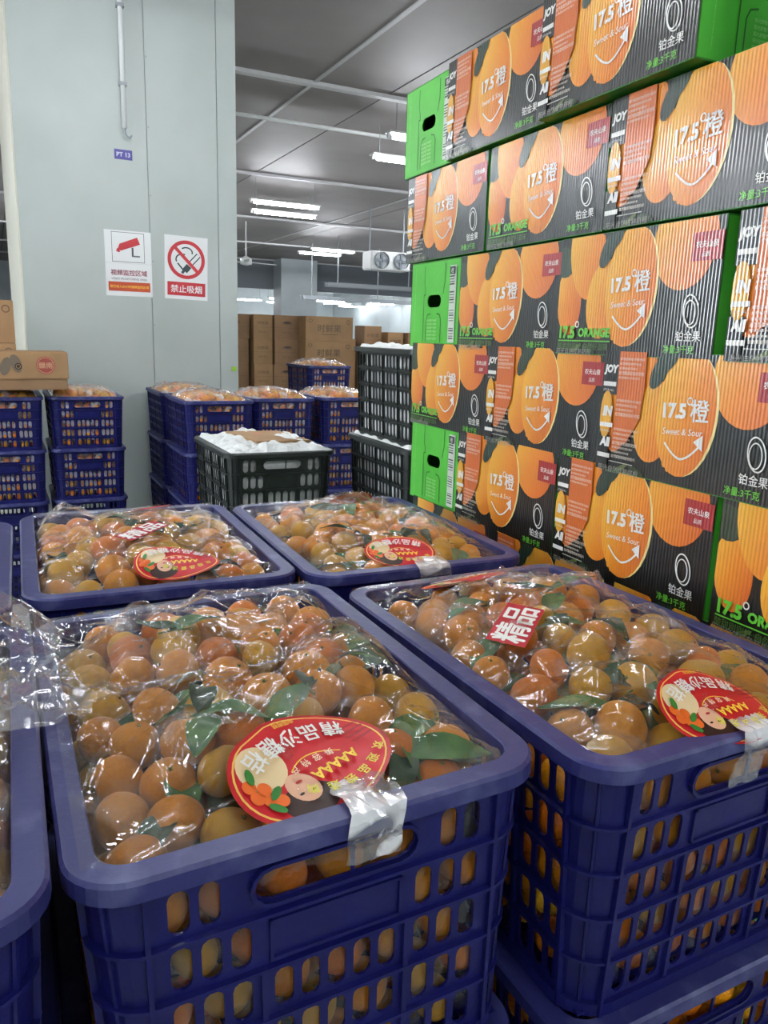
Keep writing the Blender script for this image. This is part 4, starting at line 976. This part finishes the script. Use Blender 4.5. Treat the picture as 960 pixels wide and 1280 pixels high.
P.line([(.085, .092), (.03, .032)], .036, SD); P.line([(.084, .091), (.032, .034)], .022, SW)
P.line([(.018, .016), (-.012, -.020)], .040, SD); P.line([(-.005, -.002), (-.03, -.035)], .018, SD)
P.line([(-.083, .138), (.083, -.028)], .022, SR)
P.rect(-.13, -.185, .13, -.095, SR); P.text('禁止吸烟', 0, -.14, .058, SW, bold=.03, fit=.215)
wall_print('no_smoking_sign', P, 'white no smoking sign with red circle and slash, on the white column', 'sign', 1.035, ZC + .432, w, h, M['paper'], tilt=.02)
P = Print(.0002); P.text('PT 13', 0, 0, .05, s2l((210, 214, 235)), bold=.02, fit=.085)
M['purple'] = mat('purple plate', (62, 52, 140), 0.4)
wall_print('number_plate', P, 'small purple number plate PT 13 below the conduit on the column', 'plate', .645, ZC + 1.115, .112, .060, M['purple'])
M['lime'] = mat('lime sticker', (150, 200, 60), 0.5)
t = MB(); t.box((-.018, -.003, -.016), (.018, 0, .016)); tag(obj('sticker', t.mesh('sticker', M['lime']), None, on_col(1.362, ZC - .250, .0045), RZ), 'small lime green sticker low on the column edge', 'sticker')
c = thing('conduit', 'white vertical pipe running down the column to a hook', 'pipe', on_col(.655, ZC + 1.27, .03), RZ)
b = MB(); b.tube([(0, 0, 0), (0, 0, CEIL - ZC - 1.27)], .016, 10); obj('pipe', b.mesh('pipe', M['white_pipe'], smooth=True), c)
b = MB(); b.tube([(0, 0, .02), (0, 0, -.02), (.01, -.01, -.05), (.03, -.012, -.055), (.04, -.012, -.04)], .008, 6); obj('hook', b.mesh('hook', M['steel']), c)
for z in (.25, .7):
    b = MB(); b.box((-.024, -.018, z), (.024, .03, z + .02)); obj('clip', b.mesh('clip', M['steel']), c)

# ------------------------------------------------------------------ ceiling lamps
TUBE = mat('lit tube', (255, 255, 255), 0.5, emit=((236, 240, 246), TUBE_STRENGTH))
mb = MB(); mb.tube([(-.53, 0, 0), (.53, 0, 0)], .022, 10); TUBE_ME = mb.mesh('tube', TUBE, smooth=False)
mb = MB(); mb.box((-.60, -.065, .03), (.60, .065, .05)); mb.box((-.60, -.02, -.02), (-.57, .02, .03)); mb.box((.57, -.02, -.02), (.60, .02, .03)); HOUSE = mb.mesh('housing', M['white_pipe'])
mb = MB(); mb.tube([(-.5, 0, .06), (-.5, 0, .37)], .004, 5); mb.tube([(.5, 0, .06), (.5, 0, .37)], .004, 5); HANG = mb.mesh('hanger', M['steel'])
lamp = None
LX = [-16.2, -12.8, -9.4, -6.0, -2.65, .75, 4.15, 7.35, 10.6]; LY = [-2.4, 2.6, 8.55, 13.45, 19.4]
for i, x in enumerate(LX):
    for j, y in enumerate(LY):
        if x < -.3 and y > 11 or x < -6.3 and y > 0: continue
        for q in (-.5, .5):
            if -.2 < x < 1.2 and 5 < y + q < 9.2: continue
            lab = 'ceiling tube lamp, %s column from left, %s row, %s tube' % (ORD[i], ORD[j], 'nearer' if q < 0 else 'farther')
            xx = x + {2: .28, 3: -.08, 4: -.3}.get(j, 0) * (x > 0) + {2: -.25 if q < 0 else 0, 3: -.08 if q < 0 else .2}.get(j, 0) * (x > 0)
            loc = (xx, y + q, CEIL - .37)
            if lamp is None:
                lamp = thing('tube_lamp', lab, 'lamp', loc, RZ, 'tube lamps in pairs under the ceiling')
                obj('tube', TUBE_ME, lamp); obj('housing', HOUSE, lamp); obj('hanger', HANG, lamp)
            else: dup(lamp, lab, loc, RZ)
mb = MB()
for s in (-.5, .5): mb.tube([(s, 0, .05), (s, 0, CEIL - ZC - 1.25)], .006, 5)
LONG = mb.mesh('hanger', M['steel'])
for i, (x, y) in enumerate(((7.6, 29.5), (9.2, 30.5), (11.0, 29.0), (12.4, 31), (8.4, 27.4), (10.2, 27.6), (12.2, 27.5), (6.4, 31.2), (10.4, 32.2))):  # more lamps than the few real ones, added to whiten the far bay
    o = dup(lamp, 'tube lamp beyond the dark bulkhead, set with extra added lamps, %s of nine' % ORD[i], (x, y, ZC + 1.25), RZ)
    for ch in o.children:
        if ch.name.startswith('hanger'): ch.data = LONG

# ------------------------------------------------------------------ far crates
def top_mesh():
    mb = MB(); base = bmesh.new(); bmesh.ops.create_uvsphere(base, u_segments=10, v_segments=6, radius=1)
    bv = [v.co.copy() for v in base.verts]; bf = [tuple(v.index for v in f.verts) for f in base.faces]; base.free(); mats = []
    for a, b, c, r in FRUIT['bl']:
        mb.add([Vector((a, b, c + .016)) + q * r for q in bv], bf); mats += [random.randrange(4)] * len(bf)
    me = mb.mesh('mandarins', None, smooth=True)
    for p in PEEL: me.materials.append(p)
    me.polygons.foreach_set('material_index', mats); return me
TOP = top_mesh()
b = MB(); R_ = np.random.default_rng(3); Pp = rrect(CW - .048, CL - .048, .03, 5); nP = len(Pp); vv_ = []
for j in range(9):
    for q, (x, y, nx, ny) in enumerate(Pp):
        d = R_.uniform(-.003, .003); vv_.append((x + nx * (d - .0012 * j), y + ny * (d - .0012 * j), -.015 - .235 * j / 8))
b.add(vv_, [(j * nP + q, j * nP + (q + 1) % nP, (j + 1) * nP + (q + 1) % nP, (j + 1) * nP + q) for j in range(8) for q in range(nP)])
SIDEF = b.mesh('side_film', M['film_far'])
FARF = film_mesh(build_film('bl', (0, 0, 0, 0), seed=77, creases=60, step=.0055, F=[(a, b, c + .02, r) for a, b, c, r in FRUIT['bl']]), M['film_far'])
FAR = [(.285, 5.05, 'stack under the flat brown box, right one', 0), (-.150, 5.02, 'stack under the flat brown box, left one', 0), (.975, 4.72, 'stack behind the black crate, left one', 0), (.940, 5.33, 'rear stack beside the column', 0),
       (1.405, 4.88, 'stack behind the black crate, middle one', 0), (1.870, 4.94, 'stack behind the black crate, right one', 0), (2.32, 6.55, 'small stack before the brown cartons', .136)]
for x, y, wh, dz in FAR:
    for lv in range(4):
        dup(CRATE_ROOT, '%s blue crate of the far %s' % (LEVEL[lv], wh), (x, y, dz + lv * (CH + .0005)), RZ)
        if lv >= 2: tag(obj('mandarins', FILL_ALL, None, (x, y, dz + (lv + 1) * CH), RZ), 'mandarins in the %s crate, far %s' % (LEVEL[lv], wh), 'mandarins', kind='stuff')
    tag(obj('mandarins', TOP, None, (x, y, dz + 4 * CH), RZ), 'mandarins heaped on top of the far %s' % wh, 'mandarins', kind='stuff')
    bg = thing('plastic_bag', 'clear bag on the far %s' % wh, 'bag', (x, y, dz + 4 * CH), RZ, 'clear bags on the far crates'); obj('film', FARF, bg); obj('side_film', SIDEF, bg)
    bg = thing('plastic_bag', 'clear bag in third crate, far %s' % wh, 'bag', (x, y, dz + 3 * CH), RZ, 'clear bags in the far crates'); obj('side_film', SIDEF, bg)
pl = thing('pallet', 'pallet under the small far stack of blue crates', 'pallet', (2.32, 6.55, 0), RZ)
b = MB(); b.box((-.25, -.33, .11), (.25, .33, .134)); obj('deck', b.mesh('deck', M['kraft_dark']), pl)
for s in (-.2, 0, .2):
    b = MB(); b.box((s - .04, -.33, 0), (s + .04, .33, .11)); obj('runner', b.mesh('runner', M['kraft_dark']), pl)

# ------------------------------------------------------------------ black crates with white liners
def liner_mesh(W, L, H, top, seed):
    r = np.random.default_rng(seed); mb = MB(); P = rrect(W - .075, L - .075, .03, 8); n = len(P); rows = 12; v = []
    for j in range(rows + 1):
        z = .02 + (H - .02) * j / rows
        for i, (x, y, nx, ny) in enumerate(P):
            d = r.uniform(-.003, .003) + .003 * math.sin(i * 1.7 + j * .6); v.append((x + nx * d, y + ny * d, z))
    f = [(j * n + i, j * n + (i + 1) % n, (j + 1) * n + (i + 1) % n, (j + 1) * n + i) for j in range(rows) for i in range(n)]
    mb.add(v, f)
    m = 40; v = []
    for i in range(m + 1):
        for j in range(m + 1):
            u, w = -1 + 2 * i / m, -1 + 2 * j / m; e = max(abs(u), abs(w))
            z = H - .004 + top * (1 - max(0, (e - .7) / .3) ** 2) * (.55 + .45 * math.sin(5 * u + seed) * math.cos(4 * w + 2 * seed)) + .010 * abs(math.sin(9 * u + 5 * w + seed)) * (1 if e < .97 else 0) + .004 * math.sin(17 * w - 11 * u) * (e < .97)
            v.append((u * (W / 2 - .022 * (1 if e > .9 else 1.6)), w * (L / 2 - .026), z))
    mb.add(v, [(i * (m + 1) + j, (i + 1) * (m + 1) + j, (i + 1) * (m + 1) + j + 1, i * (m + 1) + j + 1) for i in range(m) for j in range(m)])
    return mb.mesh('plastic_liner', M['white_sheet'], smooth=True)
BHT = BLACKC.H; LIN = [liner_mesh(.42, .55, BHT, .035, 2), liner_mesh(.42, .55, BHT, .012, 5)]
def skid(name, label, x, y, z, w, l):
    p = thing(name, label, 'pallet', (x, y, 0), RZ)
    b = MB(); b.box((-w / 2, -l / 2, z - .03), (w / 2, l / 2, z - .001)); obj('deck', b.mesh('deck', M['kraft_dark']), p)
    for s in (-w / 2 + .04, 0, w / 2 - .04):
        b = MB(); b.box((s - .04, -l / 2, 0), (s + .04, l / 2, z - .03)); obj('runner', b.mesh('runner', M['kraft_dark']), p)
bx, by = .815, 2.965
z0 = ZC - .415 - 3 * BHT; skid('pallet', 'pallet under the black crate stack in the middle', bx, by, z0, .44, .56)
first_b = None
for lv in range(3):
    lab = ['bottom', 'middle', 'top'][lv] + ' black crate of the short stack facing the camera, behind the fruit crates'
    if lv == 2: lab = 'open black slotted crate with white liner bulging over its rim, centre'
    if first_b is None: first_b = make_crate('black_crate', BLACKC, lab, (bx, by, z0), RZ, 'black slotted crates')
    else: dup(first_b, lab, (bx, by, z0 + lv * BHT), RZ)
    if lv == 2: tag(obj('plastic_liner', LIN[0], None, (bx, by, z0 + lv * BHT), RZ), 'white crumpled plastic liner in the open black crate', 'liner')
tp = MB(); tp.box((-.115, -.14, 0), (.115, .14, .008)); sh = thing('cardboard_sheet', 'brown cardboard sheet lying on the white liner of the black crate', 'cardboard', (bx + .02, by - .03, z0 + 3 * BHT + .024), (.02, .03, RA + .15))
obj('sheet', tp.mesh('sheet', M['kraft'], bevel=.001), sh)
P = Print(.0003); P.disc(0, 0, .022, .014, s2l((190, 60, 44))); P.rect(-.05, -.05, .05, -.045, s2l((120, 90, 60))); obj('print', P.mesh('print', M['print_flat'], colours=True), sh, (-.02, .05, .0083))
tx, ty = 1.363, 2.615
z0 = ZC - .033 - 4 * BHT - .003; skid('pallet', 'pallet under the tall black crate stack beside the carton wall', tx, ty, z0, .44, .56)
for lv in range(4):
    dup(first_b, ['bottom', 'second', 'third', 'top'][lv] + ' black crate of the tall stack beside the far end of the cartons', (tx + (.0, .004, -.012, .006)[lv], ty, z0 + lv * (BHT + .001)), (0, 0, RA * .4))
    if lv >= 2: tag(obj('plastic_liner', LIN[1], None, (tx + (.0, .004, -.012, .006)[lv], ty, z0 + lv * (BHT + .001)), (0, 0, RA * .4)), 'white plastic liner in the %s crate of the tall black stack' % ['', '', 'third', 'top'][lv], 'liner')

# ------------------------------------------------------------------ brown cartons
def kraft_box(W, D, H, m, logo=None, hole=False):
    mb = MB(); mb.box((-W / 2, -D / 2, 0), (W / 2, D / 2, H)); body = mb.mesh('body', m, bevel=.003)
    P = Print(.0004); G = s2l((96, 74, 52))
    P.rect(-W / 2 + .002, H * .49, W / 2 - .002, H * .497, G) if not logo else None
    if logo:
        P.text(logo, 0, H * .52, H * .36, G, bold=.02); P.rect(-W * .17, H * .26, W * .17, H * .29, G)
        P.ring(-W * .40, H * .82, .022, .018, .006, G); P.ring(W * .40, H * .80, .022, .022, .006, G)
    else:
        P.text('时鲜果', 0, H * .66, H * .16, G); P.text('易碎 向上', 0, H * .3, H * .1, G)
    if hole: P.disc(0, H * .70, .040, .012, s2l((50, 36, 24)))
    return body, P.mesh('print', M['print_flat'], colours=True), D
KB = {}
def kraft(key, args, label, loc, rot=RZ, group='brown cartons in the far pile'):
    if key not in KB: KB[key] = kraft_box(*args)
    body, pr, D = KB[key]
    t = thing('brown_carton', label, 'carton', loc, rot, group); obj('body', body, t); obj('print', pr, t, (0, -D / 2 - .0006, 0), (PI / 2, 0, 0)); return t
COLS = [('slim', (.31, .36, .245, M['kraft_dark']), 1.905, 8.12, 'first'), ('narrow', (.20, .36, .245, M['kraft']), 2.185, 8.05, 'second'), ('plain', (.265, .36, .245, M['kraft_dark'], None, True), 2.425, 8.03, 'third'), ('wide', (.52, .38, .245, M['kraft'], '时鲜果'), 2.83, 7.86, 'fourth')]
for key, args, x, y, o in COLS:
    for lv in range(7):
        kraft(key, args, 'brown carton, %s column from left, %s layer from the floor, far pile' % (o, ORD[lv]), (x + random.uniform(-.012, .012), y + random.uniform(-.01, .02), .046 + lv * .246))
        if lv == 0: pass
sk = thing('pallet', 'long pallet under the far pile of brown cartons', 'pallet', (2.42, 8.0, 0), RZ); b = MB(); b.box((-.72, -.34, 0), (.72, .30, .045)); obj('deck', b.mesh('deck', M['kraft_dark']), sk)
for i, (x, y, H, w) in enumerate(((4.02, 9.45, ZC + .15, .24), (4.28, 9.32, ZC + .08, .22), (4.55, 9.25, ZC + .08, .26), (3.72, 9.6, ZC - .02, .26))):
    k = 5
    for lv in range(k):
        kraft('r%d' % i, (w, .3, H / k - .001, M['kraft_dark'] if i % 2 == 0 else M['kraft']), 'brown carton, distant narrow piles, %s pile, %s layer from the floor' % (ORD[i], ORD[lv]), (x, y, lv * H / k), RZ, 'brown cartons in the distant narrow piles')
# on the far left crates: two cartons and a flat lidded box
for lv in range(2):
    kraft('lt', (.40, .24, .238, M['kraft'], '脐橙'), '%s of two brown cartons behind the flat box, left edge' % ['lower', 'upper'][lv], (-.262, 5.17, RIM + .045 + lv * .24), RZ, 'brown cartons at the left edge')
fb = thing('flat_box', 'flat brown lidded box with red round stamp, lying on the far blue crates', 'box', (-.075, 4.86, RIM + .041), (0, -.01, RA + .02))
b = MB(); b.box((-.262, -.165, 0), (.262, .165, .075)); obj('tray', b.mesh('tray', M['kraft_dark'], bevel=.003), fb)
b = MB(); b.box((-.27, -.172, .058), (.27, .172, .205)); obj('lid', b.mesh('lid', M['kraft'], bevel=.004), fb)
P = Print(.0004); P.disc(.155, .075, .048, .048, s2l((150, 64, 54)), n=24); P.ring(.155, .075, .043, .043, .003, s2l((196, 150, 116))); P.text('赣南', .155, .075, .036, s2l((196, 150, 116)), bold=.03)
G = s2l((112, 98, 82))
for i in range(5): P.disc(-.20 + .052 * i, .085 - .015 * (i % 2), .026, .050, G, rot=.3 * (-1) ** i, n=16, rings=2)
P.disc(.018, .070, .018, .018, s2l((42, 34, 30))); P.ring(.018, .070, .012, .012, .003, s2l((160, 120, 84)))
obj('print', P.mesh('print', M['print_flat'], colours=True), fb, (0, -.1726, .058), (PI / 2, 0, 0))

# ------------------------------------------------------------------ under the far ceiling
fan = thing('ceiling_fan', 'white three-bladed ceiling fan hanging beside the column edge', 'fan', (4.60, 17.9, ZC + 1.58), (0, 0, .3))
b = MB(); b.tube([(0, 0, .1), (0, 0, CEIL - ZC - 1.58)], .018, 8); obj('rod', b.mesh('rod', M['white_pipe']), fan)
b = MB(); b.tube([(0, 0, -.07), (0, 0, -.05), (0, 0, .06), (0, 0, .12)], [.05, .13, .13, .04], 16); obj('motor', b.mesh('motor', M['white_pipe'], smooth=True), fan)
for k in range(3):
    b = MB(); b.box((.10, -.06, -.006), (.78, .06, .004), M=Matrix.Rotation(2 * PI * k / 3, 4, 'Z') @ Matrix.Rotation(.18, 4, 'X')); obj('blade', b.mesh('blade', M['white_pipe']), fan)
ac = thing('air_cooler', 'white ceiling air cooler with two fans, above the distant cartons', 'cooler', (6.45, 14.35, ZC + 1.28), RZ)
b = MB(); b.box((-.42, -.2, 0), (.42, .2, .34)); obj('casing', b.mesh('casing', M['white_pipe'], bevel=.02), ac)
for s in (-.21, .21):
    b = MB(); b.tube([(s, -.2, .17), (s, -.27, .17)], .15, 20, cap=False); b.tube([(s, -.2, .17), (s, -.205, .17)], .14, 20); obj('fan_housing', b.mesh('fan_housing', M['steel']), ac)
    for k in range(4):
        b = MB(); b.box((-.02, -.225, .02), (.03, -.215, .13), M=Matrix.Translation((s, 0, .17)) @ Matrix.Rotation(PI / 2 * k, 4, 'Y')); obj('blade', b.mesh('blade', M['dark_steel']), ac)
for s in (-.36, .36):
    b = MB(); b.tube([(s, 0, .34), (s, 0, CEIL - ZC - 1.28)], .012, 6); obj('hanger', b.mesh('hanger', M['steel']), ac)
for nm, y, z in (('upper', 19.0, 1.22), ('lower', 21.0, .98)):
    tr = thing('cable_tray', '%s grey cable tray crossing below the far ceiling' % nm, 'tray', (9.2, y, ZC + z), RZ)
    for s in (-.12, .12):
        b = MB(); b.box((-2.3, s - .02, 0), (4.3, s + .02, .10)); obj('rail', b.mesh('rail', M['steel']), tr)
    for k in range(12):
        b = MB(); b.box((-2.1 + .55 * k, -.1, .02), (-2.06 + .55 * k, .1, .05)); obj('rung', b.mesh('rung', M['steel']), tr)
    for k in range(4):
        b = MB(); b.tube([(-2.0 + 2 * k, 0, .05), (-2.0 + 2 * k, 0, CEIL - ZC - z)], .015, 6); obj('hanger', b.mesh('hanger', M['steel']), tr)
